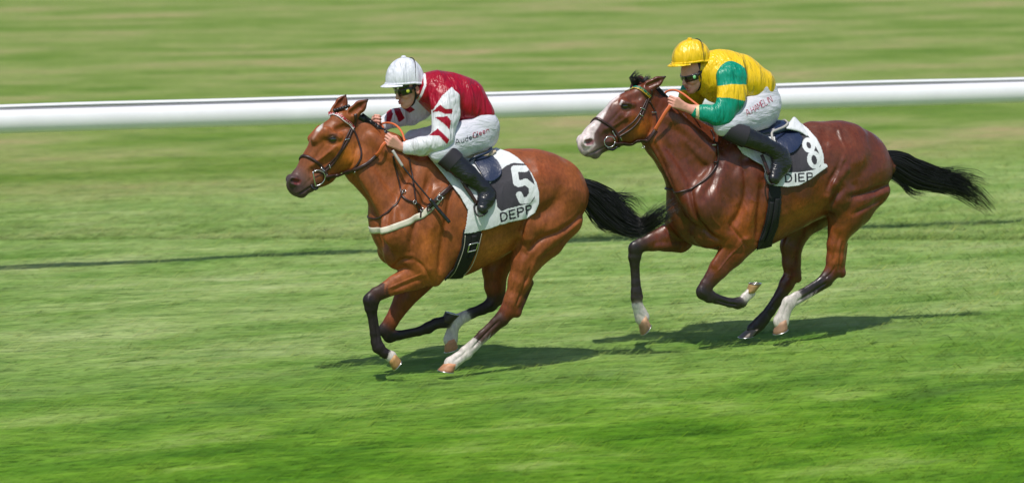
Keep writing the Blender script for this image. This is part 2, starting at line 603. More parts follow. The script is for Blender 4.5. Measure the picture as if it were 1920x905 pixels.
# ------------------------------------------------------------------ setting: turf
def turf():
    xs = np.concatenate([-np.geomspace(400, 9, 40), np.arange(-8.95, 8.96, .045), np.geomspace(9, 400, 40)])
    ys = np.concatenate([[-300, -40, 0, 6, 10, 13], np.arange(14, 40, .032), np.geomspace(40.1, 900, 60)])
    X, Y = np.meshgrid(xs, ys, indexing='ij')
    Z = np.zeros_like(X)
    w = np.clip((Y - 11) / 3, 0, 1) * np.clip((70 - Y) / 20, 0, 1)
    for (sx, sy, a) in ((.35, .6, .010), (.9, 1.3, .007), (2.1, 3.0, .005)):
        Z += a * np.sin(X * sx + 2 * np.sin(Y * sy * .7)) * np.sin(Y * sy + X * .3) * w
    # tufts: value noise, longer along the track than across it
    r_ = np.random.default_rng(11)
    ca, sa = math.cos(math.radians(18)), math.sin(math.radians(18))
    A, Bq = X * ca + Y * sa, -X * sa + Y * ca

    def vn(a, b):
        T = r_.random((256, 256)).astype(np.float32)
        ia, ib = np.floor(a).astype(int), np.floor(b).astype(int)
        fa, fb = a - ia, b - ib
        fa = fa * fa * (3 - 2 * fa); fb = fb * fb * (3 - 2 * fb)
        g_ = lambda i_, j_: T[i_ % 256, j_ % 256]
        return (g_(ia, ib) * (1 - fa) + g_(ia + 1, ib) * fa) * (1 - fb) + (g_(ia, ib + 1) * (1 - fa) + g_(ia + 1, ib + 1) * fa) * fb - .5
    wn_ = np.clip((Y - 14) / 1.5, 0, 1) * np.clip((40 - Y) / 6, 0, 1) * np.clip((8.9 - np.abs(X)) / 1.0, 0, 1)
    Z += wn_ * (.030 * vn(A / .9, Bq / .5) + .010 * vn(A / .40, Bq / .17) + .012 * vn(A / .2, Bq / .085))
    Z -= .016
    V = np.stack([X, Y, Z], -1).reshape(-1, 3)
    ny = len(ys)
    i, j = np.meshgrid(np.arange(len(xs) - 1), np.arange(ny - 1), indexing='ij')
    a = (i * ny + j).ravel()
    Q = np.stack([a, a + ny, a + ny + 1, a + 1], 1)
    m = bpy.data.materials.new("turf")
    m.use_nodes = True
    nt = m.node_tree
    N = nt.nodes
    b = N["Principled BSDF"]
    b.inputs["Roughness"].default_value = .8
    b.inputs["Specular IOR Level"].default_value = .15
    tc = N.new("ShaderNodeTexCoord")
    rot = N.new("ShaderNodeMapping")
    rot.inputs["Rotation"].default_value = (0, 0, -math.radians(18))
    nt.links.new(tc.outputs["Object"], rot.inputs[0])

    def noise(scale, stretch, detail=4, rough=.55):
        mp = N.new("ShaderNodeMapping")
        mp.inputs["Scale"].default_value = stretch
        nt.links.new(rot.outputs[0], mp.inputs[0])
        t = N.new("ShaderNodeTexNoise")
        t.inputs["Scale"].default_value = scale
        t.inputs["Detail"].default_value = detail
        t.inputs["Roughness"].default_value = rough
        nt.links.new(mp.outputs[0], t.inputs["Vector"])
        return t.outputs["Fac"]

    def ramp(fac, stops):
        r = N.new("ShaderNodeValToRGB")
        nt.links.new(fac, r.inputs[0])
        e = r.color_ramp.elements
        e[0].position, e[0].color = stops[0][0], (*stops[0][1], 1)
        e[1].position, e[1].color = stops[-1][0], (*stops[-1][1], 1)
        for p, c in stops[1:-1]:
            x = e.new(p); x.color = (*c, 1)
        return r.outputs[0]

    def mix(fac, a, bb, mode='MIX'):
        x = N.new("ShaderNodeMix"); x.data_type = 'RGBA'; x.blend_type = mode
        if isinstance(fac, float):
            x.inputs[0].default_value = fac
        else:
            nt.links.new(fac, x.inputs[0])
        nt.links.new(a, x.inputs[6]); nt.links.new(bb, x.inputs[7])
        return x.outputs[2]
    near = ramp(noise(1.3, (.5, 1.2, 1), 6, .62), [(.30, (.045, .120, .004)), (.44, (.090, .210, .007)), (.56, (.150, .275, .020)), (.72, (.28, .36, .085))])
    pale = ramp(noise(1.1, (.45, 1.2, 1), 6, .62), [(.30, (.105, .200, .025)), (.43, (.20, .295, .070)), (.57, (.29, .360, .115)), (.72, (.38, .415, .180))])
    far = ramp(noise(.50, (.35, .75, 1), 6, .66), [(.28, (.075, .155, .010)), (.41, (.145, .215, .030)), (.50, (.22, .265, .065)), (.58, (.27, .275, .090)), (.67, (.39, .29, .14))])
    sep = N.new("ShaderNodeSeparateXYZ")
    nt.links.new(rot.outputs[0], sep.inputs[0])
    wob = noise(.5, (.4, 1, 1), 2)

    def band(lo, hi, amt):
        ma = N.new("ShaderNodeMath"); ma.operation = 'MULTIPLY_ADD'
        nt.links.new(wob, ma.inputs[0]); ma.inputs[1].default_value = amt
        nt.links.new(sep.outputs["Y"], ma.inputs[2])
        r = N.new("ShaderNodeMapRange"); r.interpolation_type = 'SMOOTHSTEP'
        nt.links.new(ma.outputs[0], r.inputs[0])
        r.inputs[1].default_value = lo + amt * .5; r.inputs[2].default_value = hi + amt * .5
        return r.outputs[0]
    # distances across the track (m)
    c1 = mix(band(16.0, 22.0, 3.0), near, pale)
    c2 = mix(band(28.5, 33.0, 4.0), c1, far)
    grain = ramp(noise(14, (.35, 1.6, 1), 5, .75), [(.25, (.62, .64, .60)), (.75, (1.38, 1.34, 1.4))])
    c3 = mix(1.0, c2, grain, 'MULTIPLY')
    clump = ramp(noise(4.0, (.28, 1.5, 1), 3, .6), [(.30, (.62, .74, .62)), (.48, (1, 1, 1)), (.70, (1.20, 1.13, 1.3))])
    c4 = mix(1.0, c3, clump, 'MULTIPLY')
    dry = ramp(noise(2.3, (.45, 1.5, 1), 4, .7), [(.66, (0, 0, 0)), (.74, (1, 1, 1))])
    brown = N.new("ShaderNodeRGB"); brown.outputs[0].default_value = (.27, .20, .085, 1)
    bw = N.new("ShaderNodeMath"); bw.operation = 'MULTIPLY'; bw.inputs[1].default_value = .6
    nt.links.new(dry, bw.inputs[0])
    c5 = mix(bw.outputs[0], c4, brown.outputs[0])
    at_ = N.new("ShaderNodeAttribute"); at_.attribute_name = "Col"
    tint = N.new("ShaderNodeRGB"); tint.outputs[0].default_value = (.90, 1.0, .95, 1)
    c6 = mix(1.0, mix(1.0, c5, tint.outputs[0], 'MULTIPLY'), at_.outputs["Color"], 'MULTIPLY')
    nt.links.new(c6, b.inputs["Base Color"])
    bp = N.new("ShaderNodeBump"); bp.inputs["Strength"].default_value = .35; bp.inputs["Distance"].default_value = .03
    nt.links.new(noise(22, (.4, 1.3, 1), 5, .75), bp.inputs["Height"])
    nt.links.new(bp.outputs[0], b.inputs["Normal"])
    o = mk("turf_ground", V, Q, m, color=np.ones((len(V), 3)))
    tag(o, kind='structure')

    # short combed grass over the stretch the camera looks down on
    def height(x, y):
        fx = np.interp(x, xs, np.arange(len(xs))); fy = np.interp(y, ys, np.arange(len(ys)))
        i0, j0 = fx.astype(int), fy.astype(int)
        i0 = np.minimum(i0, len(xs) - 2); j0 = np.minimum(j0, len(ys) - 2)
        tx, ty = fx - i0, fy - j0
        return (Z[i0, j0] * (1 - tx) + Z[i0 + 1, j0] * tx) * (1 - ty) + (Z[i0, j0 + 1] * (1 - tx) + Z[i0 + 1, j0 + 1] * tx) * ty
    nb = 115000
    y = 14.6 + 23.0 * r_.random(nb) ** 1.2
    y = np.where(y > 27, 27 + (y - 27) * r_.random(nb), y)
    x = (r_.random(nb) * 2 - 1) * (y * .205 + 2.2)
    tuft = vn((x * ca + y * sa) / .5 + 40, (-x * sa + y * ca) / .22 + 9) + .5
    L = (.07 + .08 * tuft) * r_.uniform(.6, 1.4, nb)
    z = height(x, y) - .004
    az = math.radians(18) + r_.normal(0, .055, nb) + np.where(r_.random(nb) < .35, math.pi, 0)
    lean = np.clip(r_.normal(1.48, .035, nb), 1.3, 1.53)
    dx, dy = np.cos(az), np.sin(az)
    wd = r_.uniform(.0015, .0034, nb) * (1 + (y - 15) * .04)
    px_, py_ = -dy * wd, dx * wd
    base = np.stack([x, y, z], 1)
    midp = base + np.stack([dx * np.sin(lean * .6), dy * np.sin(lean * .6), np.cos(lean * .6)], 1) * (L * .5)[:, None]
    tip = midp + np.stack([dx * np.sin(lean * 1.15), dy * np.sin(lean * 1.15), np.cos(lean * 1.15)], 1) * (L * .55)[:, None]
    side_ = np.stack([px_, py_, 0 * px_], 1)
    GV = np.stack([base - side_, base + side_, midp + side_ * .9, midp - side_ * .9, tip + side_ * .25, tip - side_ * .25], 1).reshape(-1, 3)
    k = np.arange(nb) * 6
    GQ = np.concatenate([np.stack([k, k + 1, k + 2, k + 3], 1), np.stack([k + 3, k + 2, k + 4, k + 5], 1)])
    br = r_.uniform(.88, 1.18, nb)
    cc = np.stack([br * r_.uniform(.9, 1.25, nb), br, br * r_.uniform(.7, 1.2, nb)], 1)
    g = mk("grass", GV, GQ, m, color=np.repeat(cc, 6, axis=0))
    tag(g, kind='stuff')
    return m


TURF_MAT = turf()


# ------------------------------------------------------------------ running rail
def rail():
    L = np.array([-5.39, 28.1, 0]) ; R = np.array([6.1, 31.8, 0])
    # refine: put the rail's top edge where the photograph has it, at one real height
    TOP = 1.58

    def at(u, v):
        d = ray(u, v)
        return CAM + d * ((TOP - CAMH) / d[2])
    L, R = at(0, 198), at(1920, 146)
    ax = (R - L); ax[2] = 0; ln = np.linalg.norm(ax); ax /= ln
    nrm = np.array([ax[1], -ax[0], 0])      # towards the track
    root = empty("running_rail", loc=Vector((L[0], L[1], 0)))
    root.rotation_euler = (0, 0, math.atan2(ax[1], ax[0]))
    tag(root, "thick white running rail in a straight line behind both horses", "rail")
    x0, x1 = -8.0, ln + 9.0

    def tube(geo, cy, cz, ry, rz, xs, sides=28, wob=0.):
        ph = [np.array([x, cy, cz + wob * math.sin(x * .9) + wob * .6 * math.sin(x * 2.3)]) for x in xs]
        sweep(geo, ph, ry, rz, sides=sides, up=(0, 0, 1))
    xs = np.linspace(x0, x1, 90)
    g = Geo(); tube(g, 0, 1.430, .080, .108, xs); g.build("main_rail", M['rail'], root)
    g = Geo(); tube(g, .03, 1.540, .035, .014, xs, 12); g.build("groove_strip", M['railgap'], root)
    g = Geo(); tube(g, .045, 1.567, .045, .0165, xs, 16, .004); g.build("top_rail", M['rail'], root)
    for px in (-1.6, ln + 1.7):
        g = Geo()
        sweep(g, catmull([(px, .06, 1.44), (px, .28, 1.46), (px, .42, 1.25), (px, .42, -.05)], .05), .035, .035, sides=12, up=(1, 0, 0))
        g.build("post", M['rail'], root)


rail()


# ------------------------------------------------------------------ horses
def hoof(name, fr, cor, gnd, toe, w, col, parent, rc=.040, rg=.053, shoe=True, sole=None):
    """cor / gnd: photograph points of the coronet centre and the sole centre; toe: direction of the toe (du, dv)"""
    c = fr.pt(cor[0], cor[1], w); g = fr.pt(gnd[0], gnd[1], w)
    ax = g - c
    toe3 = fr.pt(gnd[0] + toe[0], gnd[1] + toe[1], w) - g
    toe3 /= np.linalg.norm(toe3)
    lat = np.array([0, 1., 0])
    n = np.cross(toe3, lat)
    if n.dot(ax) < 0:
        n = -n
    c = c - ax / np.linalg.norm(ax) * .004
    V, Fc = [], []
    N = 24
    rows = [(0, rc * .8), (.0, rc), (.35, rc + (rg - rc) * .35), (.7, rc + (rg - rc) * .72), (.97, rg), (1.0, rg * .97)]
    for t, r in rows:
        ce = c + (g - c) * t
        for j in range(N):
            a = 2 * math.pi * j / N
            rr = r * (1.12 if math.cos(a) > 0 else .92)
            V.append(ce + toe3 * rr * math.cos(a) + lat * r * .95 * math.sin(a))
    for i in range(len(rows) - 1):
        for j in range(N):
            a, b = i * N + j, i * N + (j + 1) % N
            Fc.append((a, b, b + N, a + N))
    Fc.append(tuple(range(N))); Fc.append(tuple((len(rows) - 1) * N + j for j in range(N))[::-1])
    V = np.array(V)
    colv = np.tile(np.array(col), (len(V), 1))
    colv[:2 * N] *= 1.5
    colv *= rng.uniform(.85, 1.15, (len(V), 1))
    if sole:
        colv[-N:] = sole
    ob = mk(name, V, Fc, M['hoof'], parent, color=colv)
    if shoe:
        G = Geo()
        P = [g + n * .004 + toe3 * rg * .92 * math.cos(a) * (1.1 if math.cos(a) > 0 else .92) + lat * rg * .85 * math.sin(a)
             for a in np.linspace(-2.6, 2.6, 26)]
        sweep(G, P, .010, .004, sides=6, normals=[n] * 26)
        G.build("horseshoe", M['steel'], ob)
    return ob


def strands(fr, guides, count, r, name, parent, spread, seed, lo=.6, hi=1., clump=1.0):
    """hair: each strand follows a guide curve (list of (u, v, w, spread_px)) with its own offset"""
    rg_ = np.random.default_rng(seed)
    G = Geo()
    for gi, (g, n) in enumerate(zip(guides, count)):
        P = catmull([fr.pt(q[0], q[1], q[2]) for q in g], .03)
        S = np.interp(np.linspace(0, 1, len(P)), np.linspace(0, 1, len(g)), [q[3] for q in g]) * fr.mpp
        m = len(P)
        for _ in range(n):
            a, rad = rg_.uniform(0, 2 * math.pi), math.sqrt(rg_.uniform(0, 1))
            oy, oz = math.cos(a) * rad, math.sin(a) * rad
            end = int(m * rg_.uniform(lo, hi))
            end = max(end, 5)
            wv = rg_.normal(0, 1, 3) * .012
            ph = rg_.uniform(0, 6.28)
            t = np.linspace(0, end / m, end)
            Q = P[:end].copy()
            T = np.gradient(P, axis=0)[:end]
            T /= np.linalg.norm(T, axis=1)[:, None] + 1e-9
            pn = np.stack([-T[:, 2], np.zeros(end), T[:, 0]], 1)
            Q += pn * (S[:end] * oz)[:, None]
            Q[:, 1] += S[:end] * oy * .55
            Q += (np.sin(t * 9 + ph) * t)[:, None] * wv[None] * spread
            Q += (t ** 2)[:, None] * rg_.normal(0, .018, 3)[None] * spread
            tp = np.interp(np.linspace(0, 1, end), [0, .5, 1], [1, .9, .15])
            sweep(G, Q, r, r, sides=3, taper=tp)
    return G.build(name, M['hair'], parent)


def wrap_cloth(name, fr, bvh, poly, centre, colorfn, material, parent=None, off=.012, thick=.006, res=.0035,
               far=True, wr=.006, topz=None, only_near=False):
    """cloth that lies on the horse: radial grid round the trunk, trimmed to an outline"""
    us = [p[0] for p in poly]
    x0, x1 = fr.pt(min(us) - 6, centre[0][1], 0)[0] - .05, fr.pt(max(us) + 6, centre[0][1], 0)[0] + .12
    xs = np.arange(x0, x1, res)
    cx = [fr.pt(c[0], c[1], 0)[0] for c in centre]; cz = [fr.pt(c[0], c[1], 0)[2] for c in centre]
    R = .30
    th = np.arange(-math.radians(175), math.radians(175), res / R)
    nx, nt_ = len(xs), len(th)
    V = np.zeros((nx, nt_, 3)); ok = np.zeros((nx, nt_), bool)
    for i, x in enumerate(xs):
        zc = float(np.interp(x, cx, cz))
        for j, t in enumerate(th):
            d = Vector((0, -math.sin(t), math.cos(t)))
            q, n, ii, dd = bvh.ray_cast(Vector((x, 0, zc)) + d * .62, -d, .62)
            if q is not None:
                V[i, j] = np.array(q + d * off); ok[i, j] = True
    # drape: even out the hollows
    rad = V.copy()
    for _ in range(14):
        V[1:-1, 1:-1] = (V[1:-1, 1:-1] * 2 + V[:-2, 1:-1] + V[2:, 1:-1] + V[1:-1, :-2] + V[1:-1, 2:]) / 6
    zc = np.interp(xs, cx, cz)
    D = V - np.stack([xs[:, None] + 0 * th[None], 0 * xs[:, None] * th[None], zc[:, None] + 0 * th[None]], -1)
    D /= np.linalg.norm(D, axis=2)[..., None] + 1e-9
    Rr = np.abs(th)[None] * R
    fold = np.sin(xs[:, None] * 26 + 5 * np.sin(Rr * 5) + 2.5 * th[None]) * .6 + np.sin(xs[:, None] * 47 - Rr * 13 + 1.3) * .4
    low = np.clip(Rr / .45, 0, 1)
    V += D * (fold * wr * low + wr * .6)[..., None]
    flat = V.reshape(-1, 3)
    u, v = fr.uv(flat)
    # the far half takes the mirror image of the near half's outline
    mir = flat.copy(); mir[:, 1] = -np.abs(mir[:, 1])
    um, vm = fr.uv(mir)
    jj = np.tile(th, nx)
    farm = jj < 0
    uu, vv = np.where(farm, um, u), np.where(farm, vm, v)
    keep = inpoly(uu, vv, poly) & ok.ravel()
    if only_near:
        keep &= ~farm
    col = colorfn(uu, vv, farm)
    k2 = keep.reshape(nx, nt_)
    face = k2[:-1, :-1] & k2[1:, :-1] & k2[:-1, 1:] & k2[1:, 1:]
    ii, jx = np.nonzero(face)
    a = ii * nt_ + jx
    Q = np.stack([a, a + nt_, a + nt_ + 1, a + 1], 1)
    used = np.unique(Q)
    re = np.full(nx * nt_, -1); re[used] = np.arange(len(used))
    ob = mk(name, flat[used], re[Q], material, parent, None if parent else fr, color=col[used])
    # thickness
    sm = ob.modifiers.new("thickness", 'SOLIDIFY'); sm.thickness = thick; sm.offset = -1.0
    return ob, flat[used], re[Q]


# strokes of the letters used in the place, in a unit box (x right, y down)
GL = {
    'D': [[(0, 0), (0, 1), (.35, 1), (.62, .8), (.68, .5), (.62, .2), (.35, 0), (0, 0)]],
    'E': [[(.6, 0), (0, 0), (0, 1), (.6, 1)], [(0, .5), (.5, .5)]],
    'I': [[(.1, 0), (.1, 1)]],
    'P': [[(0, 1), (0, 0), (.45, 0), (.62, .14), (.62, .38), (.45, .52), (0, .52)]],
    'A': [[(0, 1), (.35, 0), (.7, 1)], [(.14, .65), (.56, .65)]],
    'H': [[(0, 0), (0, 1)], [(.62, 0), (.62, 1)], [(0, .5), (.62, .5)]],
    'M': [[(0, 1), (0, 0), (.38, .6), (.76, 0), (.76, 1)]],
    'L': [[(0, 0), (0, 1), (.55, 1)]],
    'N': [[(0, 1), (0, 0), (.62, 1), (.62, 0)]],
    'C': [[(.62, .15), (.4, 0), (.15, .1), (0, .5), (.15, .9), (.4, 1), (.62, .85)]],
    '.': [[(.05, .92), (.05, 1)]],
    'u': [[(0, .4), (0, .85), (.2, 1), (.42, .85), (.42, .4)], [(.42, .8), (.42, 1)]],
    'd': [[(.42, 0), (.42, 1)], [(.42, .5), (.2, .4), (0, .6), (0, .82), (.2, 1), (.42, .9)]],
    'e': [[(0, .7), (.42, .7), (.36, .45), (.2, .4), (.04, .5), (0, .72), (.08, .95), (.25, 1), (.42, .92)]],
    'r': [[(0, .4), (0, 1)], [(0, .6), (.12, .43), (.3, .4)]],
    'a': [[(.05, .45), (.25, .4), (.4, .5), (.4, 1)], [(.4, .65), (.15, .65), (0, .8), (.1, 1), (.28, 1), (.4, .88)]],
    'l': [[(.05, 0), (.05, 1)]],
    'n': [[(0, .4), (0, 1)], [(0, .55), (.2, .4), (.4, .5), (.4, 1)]],
}


def text_strokes(txt, origin, xdir, ydir, adv=None, gap=.25):
    """photograph-space strokes: origin top-left, xdir / ydir = size of the unit box in px"""
    x = 0; out = []
    for ch in txt:
        if ch == ' ':
            x += .45; continue
        g = GL[ch]; wd = max(p[0] for s_ in g for p in s_)
        for s_ in g:
            out.append([(origin[0] + (x + p[0]) * xdir[0] + p[1] * ydir[0], origin[1] + (x + p[0]) * xdir[1] + p[1] * ydir[1]) for p in s_])
        x += wd + gap
    return out


def vnormals(V, Q):
    n = np.cross(V[Q[:, 2]] - V[Q[:, 0]], V[Q[:, 3]] - V[Q[:, 1]])
    N = np.zeros_like(V)
    for k in range(4):
        np.add.at(N, Q[:, k], n)
    return N / (np.linalg.norm(N, axis=1)[:, None] + 1e-12)


def curve_px(P):
    return catmull([(a, b, 0) for a, b in P], 4.0)[:, :2]


def relief(fr, V, Q, feats, ymin=.03):
    """muscle lines: (polyline, width px, depth m) pushed in (or out) along the normals, the same on both flanks"""
    N = vnormals(V, Q)
    mir = V.copy(); mir[:, 1] = -np.abs(mir[:, 1])
    u, v = fr.uv(mir)
    D = np.zeros(len(V))
    side = np.clip((np.abs(V[:, 1]) - ymin) / .05, 0, 1) * np.clip(np.abs(N[:, 1]) * 2.2, 0, 1)
    outward = np.sign(N[:, 1]) == np.sign(V[:, 1])
    side = side * outward
    for ft in feats:
        pl, sg, dep = ft[:3]
        P = curve_px(pl)
        x0, y0, x1, y1 = P[:, 0].min() - 3 * sg, P[:, 1].min() - 3 * sg, P[:, 0].max() + 3 * sg, P[:, 1].max() + 3 * sg
        m = np.nonzero((u > x0) & (u < x1) & (v > y0) & (v < y1) & (side > 0))[0]
        if len(m) == 0:
            continue
        d = polydist(u[m], v[m], [tuple(p) for p in P], closed=False)
        # fade at the two ends
        de = np.minimum(np.hypot(u[m] - P[0][0], v[m] - P[0][1]), np.hypot(u[m] - P[-1][0], v[m] - P[-1][1]))
        fade = np.clip(.35 + de / (4 * sg), 0, 1)
        if sg >= 7:
            dep = dep * 1.65
        dep *= 1.25
        D[m] += dep * np.exp(-(d / sg) ** 2) * fade * ((V[m, 1] < 0) if len(ft) > 3 else 1.)
    return V + N * (D * side)[:, None]


def build_horse(fr, sc, label, paint, res, coat, feats=()):
    V, Q = sc.mesh(res)
    V = relief(fr, V, Q, feats)
    C = sc.colors(V)
    u, v = fr.uv(V)
    for (poly, col, soft, cond) in paint:
        m = smoothpoly(u, v, poly, soft)
        if cond is not None:
            m = m * cond(V, u, v)
        C = C + (np.array(col) - C) * m[:, None]
    ob = mk("horse", V, Q, coat, None, fr, color=C)
    tag(ob, label, "horse")
    return ob, V, Q, bvh_of(V, Q)


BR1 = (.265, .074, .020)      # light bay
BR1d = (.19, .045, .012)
DK = (.016, .010, .011)
DKb = (.052, .021, .014)
WH = (.62, .56, .52)
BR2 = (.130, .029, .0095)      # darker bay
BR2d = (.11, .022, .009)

RELIEF1 = [
    ([(976, 446), (980, 425), (990, 400), (998, 380)], 5, -.020),
    ([(1100, 392), (1078, 416), (1048, 436), (1012, 450), (988, 474)], 6, -.020),
    ([(1094, 418), (1070, 440), (1040, 466), (1012, 484)], 4, -.008),
    ([(1052, 345), (1044, 378), (1018, 400), (1000, 425)], 12, -.013),
    ([(1000, 300), (1010, 330), (1014, 352)], 9, .010),
    ([(1040, 305), (1060, 340), (1080, 365)], 14, .008),
    ([(985, 425), (990, 450), (992, 470)], 10, .010),
    ([(1040, 450), (1010, 480), (990, 510)], 6, .008),
    ([(972, 500), (966, 530), (958, 560)], 3, -.005),
    ([(775, 312), (748, 360), (728, 405), (724, 440)], 8, -.012),
    ([(808, 325), (796, 370), (780, 420), (768, 470)], 7, -.010),
    ([(848, 350), (838, 410), (828, 465), (825, 518)], 6, -.018),
    ([(812, 400), (806, 450), (808, 500)], 10, .010),
    ([(780, 488), (794, 500), (812, 532)], 3, -.007),
    ([(736, 505), (752, 488), (772, 486)], 4, -.013),
    ([(740, 360), (738, 400), (742, 440)], 9, .008),
    ([(694, 300), (728, 345), (748, 390), (752, 420)], 8, -.008),
    ([(690, 268), (725, 300), (765, 335)], 8, -.005),
    ([(655, 322), (682, 362), (706, 412)], 5, -.010),
    ([(652, 318), (664, 300), (668, 270)], 3, -.006),
    ([(800, 520), (770, 530), (735, 545)], 3, -.005),
    ([(620, 302), (604, 316), (590, 326)], 3, -.004),
    ([(628, 276), (606, 294), (588, 306)], 2.5, .004),
    ([(612, 268), (598, 286), (588, 300)], 3, -.0035),
    ([(636, 268), (625, 272), (614, 268)], 2, -.003),
    ([(618, 252), (628, 252), (636, 259)], 1.8, .004),
    ([(568, 352), (578, 340), (590, 330)], 2, -.003),
    ([(758, 415), (762, 440), (775, 458), (778, 472)], 1.3, .0022),
    ([(905, 470), (925, 462), (948, 455)], 1.5, .002),
    ([(900, 452), (930, 440), (962, 432)], 10, -.006),
    ([(700, 586), (705, 612), (709, 642)], 1.8, -.006, 1), ([(934, 602), (910, 626), (886, 652)], 2, -.007, 1),
    ([(988, 520), (978, 548), (968, 574)], 2.5, -.009, 1), ([(960, 540), (950, 566), (938, 590)], 2, -.004, 1),
    ([(692, 556), (690, 566), (694, 574)], 3, .005, 1), ([(790, 514), (760, 526), (728, 540)], 1.2, .0035, 1),
    ([(962, 505), (958, 530), (950, 555)], 1.2, .003, 1), ([(876, 656), (866, 666), (852, 676)], 2, -.004, 1),
    ([(990, 470), (978, 500), (972, 525)], 8, .007, 1), ([(998, 490), (990, 515), (984, 530)], 3, -.007, 1),
]
RELIEF2 = [
    ([(1295, 352), (1302, 392), (1313, 418), (1335, 442), (1356, 454)], 5, -.022),
    ([(1395, 302), (1400, 345), (1392, 388), (1370, 430)], 7, -.012),
    ([(1430, 340), (1424, 400), (1421, 452)], 6, -.016),
    ([(1352, 290), (1338, 340), (1318, 372)], 8, -.010),
    ([(1348, 330), (1342, 370), (1346, 410)], 10, .009),
    ([(1410, 380), (1404, 420), (1404, 445)], 9, .009),
    ([(1368, 418), (1380, 436), (1400, 462)], 3, -.008),
    ([(1585, 290), (1568, 330), (1554, 358)], 4, .008),
    ([(1552, 360), (1560, 338), (1576, 308)], 5, -.012),
    ([(1678, 341), (1650, 354), (1620, 364), (1594, 370)], 6, -.020),
    ([(1662, 368), (1635, 384), (1600, 402)], 4, -.009),
    ([(1555, 390), (1566, 372), (1580, 352)], 5, -.014),
    ([(1640, 270), (1630, 310), (1600, 340)], 12, -.009),
    ([(1572, 238), (1578, 262), (1588, 282)], 3, .005),
    ([(1575, 385), (1576, 405), (1574, 425)], 9, .009),
    ([(1575, 440), (1568, 465), (1562, 490)], 3, -.005),
    ([(1242, 262), (1275, 305), (1300, 350)], 8, -.009),
    ([(1252, 232), (1290, 260), (1330, 290)], 8, -.005),
    ([(1222, 262), (1245, 310), (1262, 360)], 5, -.009),
    ([(1216, 256), (1222, 236), (1218, 212)], 3, -.006),
    ([(1172, 238), (1156, 250), (1140, 258)], 3, -.004),
    ([(1180, 216), (1158, 232), (1140, 242)], 2.5, .004),
    ([(1164, 206), (1150, 222), (1138, 234)], 3, -.004),
    ([(1166, 190), (1176, 191), (1185, 197)], 1.8, .004),
    ([(1185, 206), (1174, 210), (1164, 206)], 2, -.003),
    ([(1440, 430), (1480, 418), (1520, 398)], 10, -.007),
    ([(1450, 425), (1480, 420), (1510, 405)], 1.5, .002),
    ([(1346, 563), (1365, 569), (1382, 571)], 1.8, -.006, 1), ([(1550, 530), (1525, 546), (1496, 564)], 2, -.007, 1),
    ([(1580, 455), (1577, 480), (1574, 505)], 2.5, -.009, 1), ([(1566, 500), (1558, 512), (1546, 522)], 2, -.005, 1),
    ([(1566, 440), (1562, 465), (1560, 485)], 1.3, .004, 1), ([(1396, 452), (1370, 478), (1346, 508)], 1.3, .004, 1),
    ([(1330, 390), (1336, 410), (1350, 425)], 1.5, .004), ([(1404, 446), (1390, 452), (1378, 470)], 4, .007, 1),
    ([(1479, 566), (1472, 580), (1468, 592)], 2, -.004, 1), ([(1316, 540), (1316, 548), (1322, 553)], 3, .005, 1),
]
H1 = Frame(820, 698, 18)
H2 = Frame(1430, 643, 25)


def add_eyes(fr, ob, bv, u, v):
    p = fr.pt(u, v, .09)
    q, n, i, d = bv.ray_cast(Vector((p[0], -.4, p[2])), Vector((0, 1, 0)))
    for w in (1, -1):
        c = np.array([q[0], (q[1] + .009) * w, q[2]])
        g = Geo(); blob(g, c, (.030, .019, .022)); g.build("eye", M['eye'], ob)
        g = Geo()
        P = [c + np.array([x, -.013 * w + .012 * w * abs(x / .036) ** 2, .019 * (1 - (x / .036) ** 2) + .001]) for x in np.linspace(-.036, .036, 11)]
        sweep(g, P, .0055, .007, sides=8); g.build("eyelid", M['lid'], ob)


